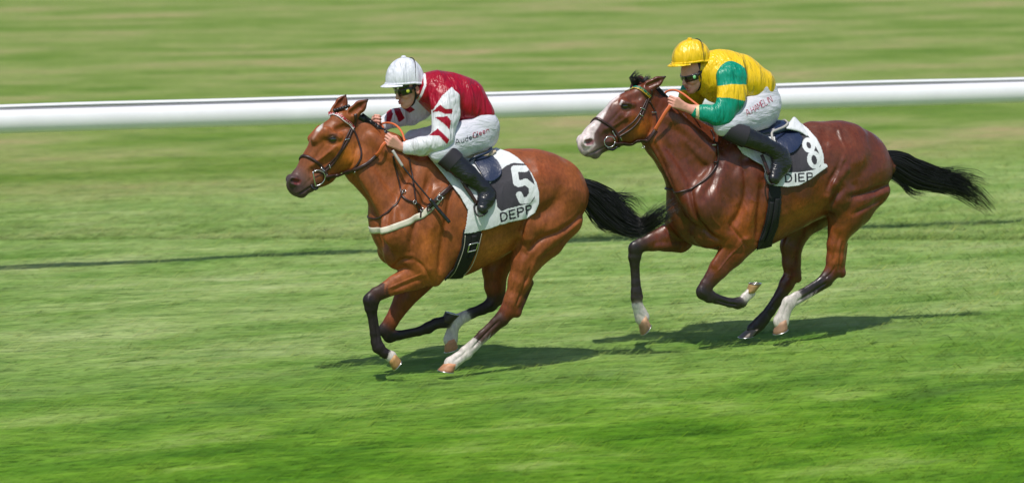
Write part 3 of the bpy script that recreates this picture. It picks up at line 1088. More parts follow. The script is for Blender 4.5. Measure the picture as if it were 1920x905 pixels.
def horse_one():
    f = H1
    s = Sculpt(f)
    c = BR1
    NOSE = (.13, .062, .050)
    # trunk
    s.seg((764, 402, 0), (800, 400, 0), 86, 108, .165, .20, .05, c, cap0=62)
    s.chain([(800, 400, 0, 112, .215), (850, 405, 0, 111, .262), (900, 391, 0, 99, .28),
             (950, 370, 0, 87, .275), (995, 358, 0, 76, .265), (1030, 364, 0, 73, .235)], k=.05, c=c)
    s.ell((1050, 375, 0), 48, .20, .06, c)
    # withers and loin
    s.seg((775, 292, 0), (865, 306, 0), 13, 12, .045, .06, .09, c)
    s.seg((960, 300, 0), (1030, 308, 0), 16, 16, .13, .13, .06, c)
    # neck
    s.chain([(668, 277, 0, 42, .070), (692, 300, 0, 50, .082), (728, 324, 0, 60, .10), (778, 362, 0, 84, .15)], k=.05, c=c)
    s.chain([(655, 224, 0, 12, .028), (690, 241, 0, 12, .03), (735, 268, 0, 14, .035), (790, 292, 0, 16, .05)], k=.06, c=c)
    # neck muscles: brachiocephalic, jugular furrow
    s.seg((672, 300, .07), (758, 425, .15), 15, 30, .03, .06, .05, c)
    s.seg((700, 262, .075), (775, 320, .13), 12, 20, .02, .03, .05, c)
    # head
    s.chain([(643, 234, 0, 27, .066), (628, 273, 0, 45, .088), (598, 312, 0, 36, .062), (572, 336, 0, 25, .048),
             (558, 345, 0, 21, .050)], k=.03, c=c)
    s.P[-1]['c'] = (NOSE, (.06, .035, .035)); s.P[-2]['c'] = (c, NOSE)
    s.ell((648, 286, 0), 33, .078, .015, c)
    s.ell((560, 352, 0), 16, .048, .02, (.06, .035, .035))
    s.ell((566, 361, 0), 10, .032, .02, (.07, .04, .042))
    for w in (1, -1):
        s.mir = w
        s.seg((632, 274, .082 * w), (590, 312, .058 * w), 4, 3, .012, .010, .035, c)          # facial crest
        s.seg((612, 250, .078 * w), (634, 256, .088 * w), 7, 7, .018, .018, .025, c)          # brow
        s.seg((610, 247, .075 * w), (590, 262, .055 * w), 9, 7, .02, .018, .03, c)
        s.seg((645, 240, .066 * w), (633, 244, .07 * w), 5, 5, .012, .012, .03, c, op='-')    # hollow over the eye
        s.seg((590, 322, .066 * w), (618, 300, .088 * w), 6, 7, .012, .012, .04, c, op='-')
        s.ell((550, 338, .045 * w), 9, .022, .025, (.07, .04, .04))
        s.seg((549, 339, .060 * w), (559, 342, .062 * w), 4.2, 4.8, .016, .016, .008, None, op='-')
        s.seg((560, 364, .040 * w), (592, 345, .055 * w), 1.6, 1.2, .012, .010, .006, None, op='-')
        s.seg((618, 256, .091 * w), (632, 257, .093 * w), 2.2, 2.2, .007, .007, .01, BR1d)    # eyelid
    s.mir = 0
    # ears
    for (b0, tip, w0, w1) in (((662, 212), (689, 187), .05, .075), ((634, 206), (648, 179), -.05, -.06)):
        s.seg((b0[0] - 4, b0[1] + 6, w0), (b0[0], b0[1], w0), 12, 12, .03, .03, .03, c)
        mid = ((b0[0] + tip[0]) / 2, (b0[1] + tip[1]) / 2)
        s.chain([(b0[0], b0[1], w0, 11.5, .026, c), (mid[0], mid[1], (w0 + w1) / 2, 11, .024, BR1d), (tip[0], tip[1], w1, 2.2, .006, DK)], k=.012)
        s.chain([(b0[0] - 3, b0[1] - 1, w0 + .020, 6, .016), (mid[0] - 1, mid[1], (w0 + w1) / 2 + .020, 6, .016), (tip[0] - 3, tip[1] + 4, w1 + .01, 1.5, .006)], k=.008, c=None, op='-')
    # chest, shoulder, upper arm
    s.ell((750, 474, .10), 32, .085, .035, c)
    s.ell((735, 468, -.10), 28, .085, .035, c)
    s.seg((736, 436, 0), (740, 500, 0), 4, 7, .02, .03, .03, c, op='-')
    s.seg((806, 322, .13), (752, 428, .185), 24, 38, .05, .06, .05, c)
    s.seg((752, 432, .19), (800, 498, .16), 30, 30, .055, .06, .04, c)
    s.seg((826, 380, .20), (815, 500, .165), 30, 30, .05, .055, .045, c)
    s.ell((816, 524, .13), 13, .04, .03, c)
    # near fore
    W = .125
    s.chain([(800, 508, .135, 28, .058), (772, 519, .13, 25, .055), (742, 533, W, 18, .042), (706, 552, .12, 13, .034, DKb)], k=.018, c=c)
    s.seg((790, 500, .165), (745, 524, .15), 9, 6, .02, .014, .02, c)
    s.seg((795, 528, .15), (748, 543, .145), 7, 5, .02, .014, .02, c)
    s.chain([(705, 551, .12, 13, .034, DKb), (696, 563, .12, 15, .036, DK), (696, 577, .12, 12, .03, DK), (697, 588, .12, 8.5, .021, DK),
             (702, 625, .12, 8, .019, DK), (705, 640, .12, 9.5, .022, DK), (709, 650, .12, 12, .027, DK)], k=.012)
    s.ell((690, 561, .12), 8, .025, .012, DK)
    s.seg((703, 585, .12), (712, 642, .12), 3.5, 4, .012, .013, .01, DK)
    s.chain([(711, 652, .12, 10, .025, DK), (720, 661, .12, 9, .024, DK), (733, 668, .12, 11, .030, WH)], k=.012)
    # far fore
    W = -.13
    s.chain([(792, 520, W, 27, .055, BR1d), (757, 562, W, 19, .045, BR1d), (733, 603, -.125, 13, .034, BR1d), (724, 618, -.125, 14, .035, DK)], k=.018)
    s.chain([(724, 617, -.125, 14, .035, DK), (731, 629, -.125, 13, .03, DK), (748, 628, -.125, 9, .021, DK), (785, 621, -.125, 8.5, .02, DK),
             (803, 614, -.125, 11, .026, DK), (817, 606, -.125, 10, .026, DK), (836, 603, -.125, 12, .032, DK)], k=.012)
    # hindquarters
    s.chain([(1030, 372, .12, 66, .13), (1018, 420, .13, 50, .125), (1002, 455, .135, 34, .10), (985, 492, .13, 26, .075),
             (974, 525, .125, 20, .058), (961, 562, .12, 15, .042), (952, 582, .12, 15, .038, BR1d)], k=.035, c=c)
    s.chain([(1068, 372, .10, 30, .09), (1062, 412, .12, 30, .085), (1030, 456, .13, 25, .065), (1003, 492, .12, 15, .045)], k=.03, c=c)
    s.ell((990, 432, .20), 23, .06, .035, c)                       # stifle
    s.seg((985, 335, .20), (1000, 415, .235), 18, 20, .05, .05, .05, c)
    # near hock and below
    s.ell((968, 586, .12), 9, .024, .022, BR1d)
    s.seg((994, 530, .12), (970, 586, .12), 7, 7, .018, .018, .02, DKb)
    s.chain([(953, 582, .12, 16, .038, BR1d), (940, 598, .12, 14, .034, DKb), (930, 605, .12, 11, .026, DKb), (905, 628, .12, 10, .023, DKb), (884, 650, .12, 10.5, .024, WH),
             (874, 660, .12, 13.5, .029, WH)], k=.014)
    s.seg((944, 606, .12), (888, 656, .12), 4, 4, .012, .013, .012, DKb, WH)
    s.chain([(873, 662, .12, 12, .028, WH), (858, 672, .12, 11.5, .027, WH), (846, 681, .12, 14, .034, WH)], k=.012)
    # far hind
    W = -.14
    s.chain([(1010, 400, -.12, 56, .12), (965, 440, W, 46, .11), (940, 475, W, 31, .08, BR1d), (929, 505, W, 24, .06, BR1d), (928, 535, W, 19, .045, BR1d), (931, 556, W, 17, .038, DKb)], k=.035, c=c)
    s.ell((944, 562, W), 8, .022, .02, DKb)
    s.chain([(931, 556, W, 16, .038, DKb), (920, 571, W, 13, .032, DK), (905, 579, W, 10.5, .025, DK), (884, 587, W, 10, .023, DK), (872, 593, W, 10.5, .024, WH),
             (858, 600, W, 13, .028, WH)], k=.014)
    s.chain([(857, 602, W, 12, .027, WH), (849, 616, W, 10.5, .026, WH), (845, 636, W, 14, .034, WH)], k=.012)
    # udder / belly crease, dock
    s.seg((1070, 352, 0), (1092, 362, 0), 20, 14, .07, .05, .03, BR1d)
    star = [(593, 240), (598, 232), (606, 231), (604, 240), (598, 247), (592, 249)]
    paint = [(star, WH, 1.5, lambda V, u, v: (V[:, 1] < .03) * 1.),
             ([(592, 246), (597, 247), (588, 262), (585, 260)], (.42, .22, .16), 2, None),
             ([(612, 258), (620, 250), (632, 251), (638, 261), (630, 269), (618, 268)], (.10, .035, .02), 2.5, None),
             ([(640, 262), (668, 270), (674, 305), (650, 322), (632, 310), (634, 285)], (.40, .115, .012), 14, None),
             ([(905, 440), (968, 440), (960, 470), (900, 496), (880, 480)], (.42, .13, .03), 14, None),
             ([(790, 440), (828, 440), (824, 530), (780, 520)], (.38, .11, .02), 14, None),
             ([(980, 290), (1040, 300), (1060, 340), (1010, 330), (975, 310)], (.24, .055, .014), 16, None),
             ([(548, 336), (556, 333), (566, 338), (562, 346), (552, 346)], (.16, .03, .03), 1.5, lambda V, u, v: (V[:, 1] < 0) * .9),
             ([(530, 372), (590, 372), (600, 345), (575, 350), (548, 362)], (.11, .06, .06), 4, None)]
    ob, V, Q, bv = build_horse(f, s, "light bay horse galloping in front with a small white star, cloth number 5", paint, .006, M['coat'], RELIEF1)
    add_eyes(f, ob, bv, 625, 261)
    TAN = (.42, .20, .10)
    hoof("hoof", f, (735, 669), (745, 683), (-.75, 1), .12, (.34, .19, .07), ob, rc=.037, rg=.046)
    hoof("hoof", f, (836, 603), (846, 588), (1, .25), -.125, (.035, .025, .022), ob, sole=(.05, .04, .035))
    hoof("hoof", f, (846, 681), (837, 695), (-1, -.12), .12, TAN, ob, rc=.042, rg=.060)
    hoof("hoof", f, (845, 636), (847, 655), (-1, .35), -.14, TAN, ob)
    # tail
    tail = [[(1076, 345, 0, 16), (1105, 362, 0, 26), (1135, 388, 0, 30), (1165, 414, 0.02, 24), (1200, 426, .05, 17), (1232, 408, .12, 20), (1274, 380, .20, 20)],
            [(1076, 345, 0, 14), (1110, 360, 0, 22), (1150, 385, 0, 24), (1190, 412, .03, 16), (1220, 425, .04, 10), (1205, 436, .04, 12)],
            [(1078, 340, 0, 8), (1115, 358, 0, 14), (1150, 370, 0, 12), (1175, 372, 0, 10), (1190, 378, 0, 12), (1213, 402, 0, 8)],
            [(1085, 360, 0, 16), (1105, 392, 0, 12), (1125, 420, 0, 10), (1150, 433, 0, 8), (1180, 438, 0, 6)],
            [(1110, 355, 0, 8), (1140, 366, 0, 4), (1165, 365, 0, 3), (1186, 353, 0, 3)]]
    strands(f, tail, (500, 200, 80, 70, 8), .0030, "tail", ob, 1.0, 3, .72, 1.)
    # plaited mane along the crest, forelock
    G = Geo()
    for i in range(15):
        t = i / 14
        p = f.pt(672 + 64 * t, 220 + 42 * t - 3 * math.sin(t * 3), .015 + .01 * rng.uniform(-1, 1))
        blob(G, p + np.array([0, 0, .005]), (.022, .020, .022 + .006 * rng.uniform()), 10, 7)
    for i in range(6):
        p = f.pt(628 + 5 * i, 207 - 1.5 * i, .02)
        if i == 0:
            G.build("mane", M['hair'], ob); G = Geo()
        blob(G, p, (.016, .016, .014), 8, 6)
    G.build("forelock", M['hair'], ob)
    mane = [[(676, 218, .02, 8), (700, 238, .03, 8), (722, 262, .03, 8)], [(722, 250, .01, 8), (750, 276, .02, 8), (778, 292, .03, 6)]]
    strands(f, mane, (60, 60), .0025, "mane", ob, .6, 8)
    return ob, V, Q, bv


def horse_two():
    f = H2
    s = Sculpt(f)
    c = BR2
    NOSE = (.10, .06, .055)
    s.chain([(1327, 378, 0, 84, .17), (1370, 366, 0, 104, .225), (1420, 360, 0, 100, .268), (1470, 341, 0, 92, .28),
             (1520, 322, 0, 87, .275), (1570, 309, 0, 80, .262), (1602, 312, 0, 72, .235)], k=.05, c=c)
    s.ell((1625, 325, 0), 46, .20, .06, c)
    s.seg((1350, 262, 0), (1430, 268, 0), 12, 12, .045, .06, .09, c)
    s.seg((1525, 246, 0), (1595, 252, 0), 16, 16, .13, .13, .06, c)
    # neck
    s.chain([(1228, 228, 0, 42, .070), (1250, 252, 0, 46, .085), (1283, 286, 0, 54, .11), (1325, 340, 0, 82, .16)], k=.05, c=c)
    s.chain([(1222, 178, 0, 11, .028), (1252, 200, 0, 12, .03), (1295, 236, 0, 13, .035), (1350, 262, 0, 15, .05)], k=.06, c=c)
    s.seg((1232, 262, .07), (1310, 390, .16), 15, 26, .03, .06, .05, c)
    s.seg((1262, 218, .075), (1330, 285, .14), 12, 20, .02, .03, .05, c)
    # head
    s.chain([(1206, 184, 0, 27, .064), (1177, 222, 0, 45, .088), (1144, 243, 0, 35, .062), (1117, 261, 0, 27, .048),
             (1104, 270, 0, 22, .051)], k=.03, c=c)
    s.P[-2]['c'] = (c, NOSE); s.P[-1]['c'] = (NOSE, (.30, .22, .21))
    s.ell((1194, 234, 0), 33, .078, .015, c)
    s.ell((1104, 278, 0), 15, .048, .02, (.30, .2, .2))
    s.ell((1116, 287, 0), 11, .034, .02, (.22, .15, .15))
    for w in (1, -1):
        s.mir = w
        s.seg((1184, 216, .082 * w), (1140, 245, .058 * w), 4, 3, .012, .010, .035, c)
        s.seg((1169, 192, .066 * w), (1185, 195, .078 * w), 6, 6, .016, .016, .025, c)
        s.seg((1196, 182, .066 * w), (1184, 186, .07 * w), 5, 5, .012, .012, .03, c, op='-')
        s.seg((1140, 254, .066 * w), (1168, 232, .088 * w), 6, 7, .012, .012, .04, c, op='-')
        s.ell((1100, 265, .045 * w), 10, .022, .025, (.3, .2, .2))
        s.seg((1100, 267, .061 * w), (1109, 266, .063 * w), 4.6, 5.2, .017, .017, .008, None, op='-')
        s.seg((1106, 289, .040 * w), (1140, 273, .055 * w), 1.6, 1.2, .012, .010, .006, None, op='-')
        s.seg((1167, 194, .091 * w), (1181, 195, .093 * w), 2.2, 2.2, .007, .007, .01, BR2d)
    s.mir = 0
    for (b0, tip, w0, w1) in (((1218, 162), (1247, 144), .05, .085), ((1196, 158), (1204, 146), -.05, -.05)):
        s.seg((b0[0] - 4, b0[1] + 6, w0), (b0[0], b0[1], w0), 11, 11, .03, .03, .03, c)
        mid = ((b0[0] + tip[0]) / 2, (b0[1] + tip[1]) / 2)
        s.chain([(b0[0], b0[1], w0, 11, .026, c), (mid[0], mid[1], (w0 + w1) / 2, 9, .022, BR2d), (tip[0], tip[1], w1, 2, .006, DK)], k=.012)
        s.chain([(b0[0] - 3, b0[1] - 1, w0 + .02, 5, .014), (mid[0], mid[1], (w0 + w1) / 2 + .018, 4.5, .013), (tip[0] - 3, tip[1] + 3, w1 + .01, 1.5, .006)], k=.008, c=None, op='-')
    # chest: the horse is turned a little more to us, so both breasts show
    s.ell((1330, 425, .11), 40, .09, .03, c)
    s.ell((1278, 415, -.11), 34, .09, .03, c)
    s.seg((1298, 360, -.0), (1312, 440, -.0), 4, 6, .02, .03, .03, c, op='-')
    s.seg((1385, 290, .13), (1322, 380, .19), 24, 36, .05, .06, .05, c)
    s.seg((1322, 385, .19), (1378, 440, .16), 32, 32, .055, .06, .04, c)
    s.seg((1404, 340, .20), (1402, 440, .165), 30, 28, .05, .055, .045, c)
    s.ell((1410, 456, .13), 13, .042, .03, c)
    # near fore, folded
    s.chain([(1392, 452, .14, 29, .058), (1372, 474, .135, 26, .055), (1348, 503, .13, 19, .044), (1325, 534, .125, 13, .034, DKb)], k=.018, c=c)
    s.seg((1376, 448, .165), (1340, 496, .155), 9, 6, .02, .014, .02, c)
    s.seg((1396, 466, .15), (1356, 510, .148), 7, 5, .02, .014, .02, c)
    s.chain([(1324, 535, .125, 13, .034, DKb), (1320, 546, .125, 15, .036, DK), (1330, 555, .125, 12, .03, DK), (1343, 560, .125, 9, .021, DK),
             (1368, 567, .125, 8.5, .02, DK), (1384, 568, .125, 11, .026, DK), (1392, 566, .125, 10, .026, DK)], k=.012)
    s.chain([(1391, 566, .125, 9.5, .025, DK), (1397, 558, .125, 9, .024, WH), (1407, 549, .125, 10, .028, WH)], k=.01)
    # far fore, reaching
    W = -.14
    s.chain([(1275, 443, W, 31, .06), (1250, 446, W, 25, .055), (1225, 452, W, 18, .044), (1203, 459, W, 13, .035, DKb)], k=.018, c=c)
    s.seg((1270, 460, -.10), (1232, 462, -.10), 7, 5, .02, .014, .02, c)
    s.chain([(1202, 459, W, 13, .034, DKb), (1192, 466, W, 14, .036, DK), (1190, 482, W, 12, .03, DK), (1190, 494, W, 9, .022, DK), (1192, 530, W, 8.5, .021, DK),
             (1193, 545, W, 10, .024, DK), (1194, 556, W, 12, .028, DK)], k=.012)
    s.chain([(1194, 562, W, 10, .026, DKb), (1195, 572, W, 10, .025, WH), (1204, 595, W, 14, .035, WH)], k=.012)
    # hindquarters
    s.chain([(1598, 330, .12, 64, .13), (1594, 372, .13, 50, .125), (1586, 402, .135, 36, .10), (1575, 430, .13, 22, .07),
             (1568, 458, .13, 17, .055), (1566, 485, .125, 16, .042), (1563, 506, .12, 16, .038, BR2d)], k=.035, c=c)
    s.chain([(1634, 320, .10, 34, .09), (1638, 352, .12, 32, .085), (1612, 398, .13, 22, .065), (1590, 430, .12, 12, .045)], k=.03, c=c)
    s.ell((1570, 376, .20), 24, .06, .035, c)
    s.seg((1558, 285, .20), (1578, 360, .235), 18, 20, .05, .05, .05, c)
    s.chain([(1548, 366, .24, 8, .03), (1562, 345, .27, 5, .02), (1585, 318, .27, 5, .02)], k=.04, c=c)
    s.ell((1578, 512, .12), 9, .024, .022, BR2d)
    s.seg((1584, 458, .12), (1578, 508, .12), 6, 6, .018, .018, .02, BR2d)
    s.chain([(1562, 506, .12, 17, .038, BR2d), (1550, 522, .12, 14, .034, DKb), (1538, 531, .12, 11, .026, DK), (1505, 551, .12, 10, .023, DK), (1493, 558, .12, 11, .024, WH),
             (1479, 568, .12, 14, .029, WH)], k=.014)
    s.seg((1556, 532, .12), (1494, 568, .12), 4, 4, .012, .013, .012, DKb, WH)
    s.chain([(1478, 570, .12, 13, .028, WH), (1471, 584, .12, 12, .027, WH), (1465, 601, .12, 16, .036, WH)], k=.012)
    # far hind
    W = -.14
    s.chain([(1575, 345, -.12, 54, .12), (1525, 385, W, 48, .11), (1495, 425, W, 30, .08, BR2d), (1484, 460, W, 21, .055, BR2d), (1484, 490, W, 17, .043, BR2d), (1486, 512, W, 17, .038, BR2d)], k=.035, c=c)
    s.ell((1496, 522, W), 8, .022, .02, BR2d)
    s.chain([(1486, 512, W, 16, .038, BR2d), (1475, 532, W, 15, .034, BR2d), (1464, 552, W, 12, .027, DKb), (1444, 582, W, 11, .024, DK), (1432, 597, W, 12, .026, DK),
             (1424, 606, W, 13, .028, DK), (1412, 617, W, 13, .034, DK)], k=.014)
    s.seg((1648, 300, 0), (1668, 312, 0), 20, 16, .07, .05, .03, BR2d)
    blaze = [(1150, 178), (1165, 171), (1160, 183), (1146, 194), (1138, 207), (1131, 222), (1122, 238), (1114, 250), (1113, 262), (1117, 272),
             (1104, 284), (1094, 292), (1070, 285), (1072, 260), (1096, 238), (1114, 222), (1124, 208), (1130, 196), (1139, 186)]
    paint = [([(1116, 228), (1150, 200), (1165, 225), (1140, 262), (1120, 262)], (.085, .026, .018), 12, None),
             (blaze, (.66, .56, .55), 1.6, lambda V, u, v: (V[:, 1] < .045) * 1.),
             ([(1162, 196), (1170, 189), (1182, 190), (1188, 199), (1180, 207), (1167, 206)], (.07, .025, .015), 2.5, None),
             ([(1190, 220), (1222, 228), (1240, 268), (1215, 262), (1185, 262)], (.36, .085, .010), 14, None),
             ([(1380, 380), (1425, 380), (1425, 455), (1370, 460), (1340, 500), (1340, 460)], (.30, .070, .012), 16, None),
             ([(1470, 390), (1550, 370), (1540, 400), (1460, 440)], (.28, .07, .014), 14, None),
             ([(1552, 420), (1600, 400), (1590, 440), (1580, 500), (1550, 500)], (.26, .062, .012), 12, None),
             ([(1096, 263), (1106, 259), (1115, 263), (1113, 271), (1100, 273)], (.17, .03, .04), 1.5, lambda V, u, v: (V[:, 1] < 0) * .9),
             ([(1165, 187), (1168, 189), (1164, 197), (1161, 196)], (.5, .45, .45), 1, lambda V, u, v: (V[:, 1] < 0) * 1.)]
    ob, V, Q, bv = build_horse(f, s, "dark bay horse galloping behind with a white blaze down its face, cloth number 8", paint, .006, M['coat_gloss'], RELIEF2)
    add_eyes(f, ob, bv, 1174, 199)
    TAN = (.42, .24, .14)
    hoof("hoof", f, (1406, 548), (1415, 532), (1, -.05), .125, (.34, .21, .08), ob, rc=.036, rg=.05, sole=(.3, .2, .08))
    hoof("hoof", f, (1204, 596), (1211, 616), (-.7, 1), W, TAN, ob, rc=.044, rg=.055)
    hoof("hoof", f, (1465, 601), (1464, 620), (-1, .45), .12, (.30, .17, .10), ob, rc=.045, rg=.062)
    hoof("hoof", f, (1412, 617), (1399, 630), (-1, .15), W, (.16, .13, .11), ob, rc=.045, rg=.060)
    tail = [[(1650, 298, 0, 16), (1680, 305, 0, 26), (1710, 322, 0, 28), (1745, 335, 0, 22), (1785, 345, 0, 20), (1825, 365, 0, 20), (1866, 400, 0, 10)],
            [(1650, 296, 0, 14), (1690, 302, 0, 20), (1730, 322, 0, 16), (1780, 330, 0, 10), (1820, 330, 0, 12), (1858, 342, 0, 4)],
            [(1652, 295, 0, 10), (1700, 305, 0, 14), (1745, 322, 0, 6), (1780, 318, 0, 4), (1828, 316, 0, 4)],
            [(1660, 315, 0, 16), (1690, 340, 0, 10), (1712, 362, 0, 8), (1745, 366, 0, 6)]]
    strands(f, tail, (460, 150, 50, 60), .0030, "tail", ob, 1.1, 5, .6, 1.)
    fl = [[(1196, 156, .0, 10), (1190, 148, .0, 12), (1200, 142, .02, 14)], [(1205, 158, 0, 8), (1214, 150, 0, 8), (1220, 146, 0, 8)]]
    strands(f, fl, (60, 40), .0028, "forelock", ob, .5, 8)
    mane = [[(1228, 166, .0, 8), (1260, 200, .03, 8), (1290, 228, .035, 7)], [(1250, 190, .0, 8), (1285, 224, .035, 8), (1318, 247, .04, 6)],
            [(1280, 217, .0, 8), (1315, 244, .04, 7), (1350, 262, .045, 5)], [(1300, 230, .0, 8), (1335, 252, .04, 7), (1368, 268, .045, 5)]]
    strands(f, mane, (110, 120, 120, 110), .0025, "mane", ob, .5, 9)
    return ob, V, Q, bv


h1, V1, Q1, B1 = horse_one()
h2, V2, Q2, B2 = horse_two()
# ------------------------------------------------------------------ tack
LTH = M['leather']


def hit(fr, bv, u, v, w):
    """surface point under (u, v) on the near side (w >= 0), or its mirror image on the far side"""
    o = CAM - fr.o
    o = np.array([o.dot(fr.ex), o.dot(fr.ey), o[2]])
    d = ray(u, v)
    d = np.array([d.dot(fr.ex), d.dot(fr.ey), d[2]])
    q, n, i, t = bv.ray_cast(Vector(o), Vector(d).normalized())
    q = fr.pt(u, v, w) if q is None else np.array(q)
    if w < 0:
        q = fr.pt(u, v, -w) * np.array([1, -1, 1]) if q[1] > 0 else q * np.array([1, -1, 1])
    return q


def sgeo(name, bv, fr, pts, wid, thk, material, parent, off=None):
    g = Geo()
    off = thk * .5 if off is None else off
    P = catmull([hit(fr, bv, *p) for p in pts], .010)
    Q, N = snap(bv, P, off)
    for _ in range(5):
        Q[1:-1] = (Q[:-2] + 2 * Q[1:-1] + Q[2:]) / 4
        N[1:-1] = (N[:-2] + 2 * N[1:-1] + N[2:]) / 4
    for i in range(len(Q)):          # lift anything the smoothing has pulled into the body
        q, n, k, d = bv.find_nearest(Vector(Q[i]))
        h_ = (Q[i] - np.array(q)).dot(np.array(n))
        if h_ < off:
            Q[i] += np.array(n) * (off - h_)
    Q[1:-1] = (Q[:-2] + 2 * Q[1:-1] + Q[2:]) / 4
    box_section(g, Q, wid, thk, N)
    return g.build(name, material, parent)


def rod(name, fr, pts, r, material, parent, step=.012, sides=8, rb=None, up=None):
    g = Geo()
    sweep(g, catmull([fr.pt(*p) for p in pts], step), r, rb, sides=sides, up=up)
    return g.build(name, material, parent)


def ring(name, c, r, t, material, parent, nrm=(0, 1, 0), sq=1.0):
    n = np.array(nrm, float); n /= np.linalg.norm(n)
    a = np.cross(n, [0, 0, 1.]); a /= np.linalg.norm(a); b = np.cross(n, a)
    g = Geo()
    P = [c + a * r * math.cos(x) + b * r * sq * math.sin(x) for x in np.linspace(0, 2 * math.pi, 22)]
    sweep(g, P, t, t, sides=8, up=tuple(n))
    return g.build(name, material, parent)


def browband(fr, bv, pts, parent, colA, colB, n=22):
    P = catmull([fr.pt(*p) for p in pts], .004)
    Q, N = snap(bv, P, .005)
    for _ in range(4):
        Q[1:-1] = (Q[:-2] + 2 * Q[1:-1] + Q[2:]) / 4
    m = len(Q)
    ob = None
    ga, gb = Geo(), Geo()
    w = .021
    T = np.gradient(Q, axis=0); T /= np.linalg.norm(T, axis=1)[:, None]
    B = np.cross(T, N)
    base = Geo(); box_section(base, Q, w * 1.1, .005, N)
    ob = base.build("browband", M['leather'], parent)
    for k in range(n):
        i0, i1 = int(k * (m - 1) / n), int((k + 1) * (m - 1) / n)
        im = (i0 + i1) // 2
        up_ = N[im] * .0035
        for g, s_ in ((ga, 1), (gb, -1)):
            a = Q[i0] + B[i0] * w * .55 * s_ + up_
            b = Q[i1] + B[i1] * w * .55 * s_ + up_
            c = Q[im] - B[im] * w * .55 * s_ + up_
            if s_ < 0:
                c = Q[min(m - 1, im)] + B[im] * w * .55 + up_ * 1.1
            V = [a, b, c, a - up_, b - up_, c - up_]
            g.add(V, [(0, 1, 2), (5, 4, 3), (0, 3, 4, 1), (1, 4, 5, 2), (2, 5, 3, 0)])
    ga.build("braid", colA, ob, smooth=False)
    gb.build("braid", colB, ob, smooth=False)


def bridle_one():
    f, bv = H1, B1
    r = empty("bridle", f)
    tag(r, "brown leather bridle with red and white browband on the light bay horse", "bridle")
    browband(f, bv, [(605, 216, -.06), (612, 212, -.03), (634, 217, .03), (652, 228, .07), (666, 241, .08)], r, M['white'], M['red'])
    sgeo("headpiece", bv, f, [(666, 214, .045), (666, 232, .08), (660, 246, .09)], .022, .006, LTH, r)
    sgeo("cheekpiece", bv, f, [(661, 243, .09), (652, 264, .09), (637, 288, .09), (626, 306, .08), (609, 322, .07)], .016, .008, LTH, r)
    sgeo("cheekpiece", bv, f, [(658, 240, .09), (646, 264, .09), (632, 292, .09), (620, 305, .08), (609, 316, .07)], .011, .008, LTH, r)
    sgeo("throatlatch", bv, f, [(663, 243, .09), (671, 262, .09), (678, 288, .09), (673, 304, .085), (660, 320, .06), (650, 326, 0)], .013, .007, LTH, r)
    sgeo("noseband", bv, f, [(570, 306, -.05), (562, 297, -.02), (566, 291, .02), (582, 296, .06), (597, 306, .07), (609, 320, .07), (614, 332, .04), (616, 338, 0)], .019, .010, LTH, r)
    sgeo("chin_strap", bv, f, [(588, 318, .07), (607, 326, .07), (609, 336, .05), (604, 344, .02)], .012, .008, LTH, r)
    # D ring and the bit end
    q = f.pt(598, 336, .075)
    P = [(587, 322, .075), (598, 319, .078), (608, 325, .078), (609, 336, .076), (602, 345, .074), (592, 349, .073)]
    d = rod("bit_ring", f, P, .0042, M['steel'], r)
    rod("bit_bar", f, [(587, 322, .075), (589, 336, .076), (592, 349, .073)], .005, M['steel'], d)
    rod("bit_guard", f, [(584, 346, .05), (586, 352, .06), (592, 355, .062), (596, 351, .06)], .009, M['rubberblack'], r)
    for (a, b) in (((604, 316), (610, 321)), ((648, 262), (657, 260)), ((617, 309), (621, 317)), ((615, 328), (616, 335))):
        p0, p1 = f.pt(a[0], a[1], .1), f.pt(b[0], b[1], .1)
        g = Geo(); wrap_strap(g, bv, [p0, p1], .007, .005, .010, .004); g.build("buckle", M['steel'], r)
    re = sgeo("rein", bv, f, [(608, 332, .08), (622, 329, .088), (640, 324, .092), (662, 319, .095), (688, 307, .105), (708, 290, .125)], .024, .008, LTH, r, off=.014)
    g = Geo(); blob(g, f.pt(632, 329, .095), (.017, .012, .012)); g.build("rein_stop", LTH, re)
    ring("rein_ring", f.pt(664, 322, .098), .011, .0025, M['steel'], re, (1, .3, -.3))
    rod("rein_grip", f, [(705, 292, .125), (712, 284, .145), (717, 274, .155), (723, 267, .15)], .014, M['orange'], r, rb=.005)
    rod("rein_grip", f, [(711, 234, -.06), (717, 238, -.05), (719, 247, -.04), (719, 256, -.03)], .012, M['orange'], r, rb=.005)
    rod("rein_loop", f, [(708, 236, -.08), (720, 231, -.06), (733, 231, -.02), (745, 237, .03), (754, 249, .09), (759, 265, .15)], .008, M['orange'], r, rb=.004)
    rod("rein", f, [(575, 336, -.075), (620, 322, -.10), (662, 300, -.12), (700, 262, -.12), (708, 240, -.10)], .010, LTH, r, rb=.004)


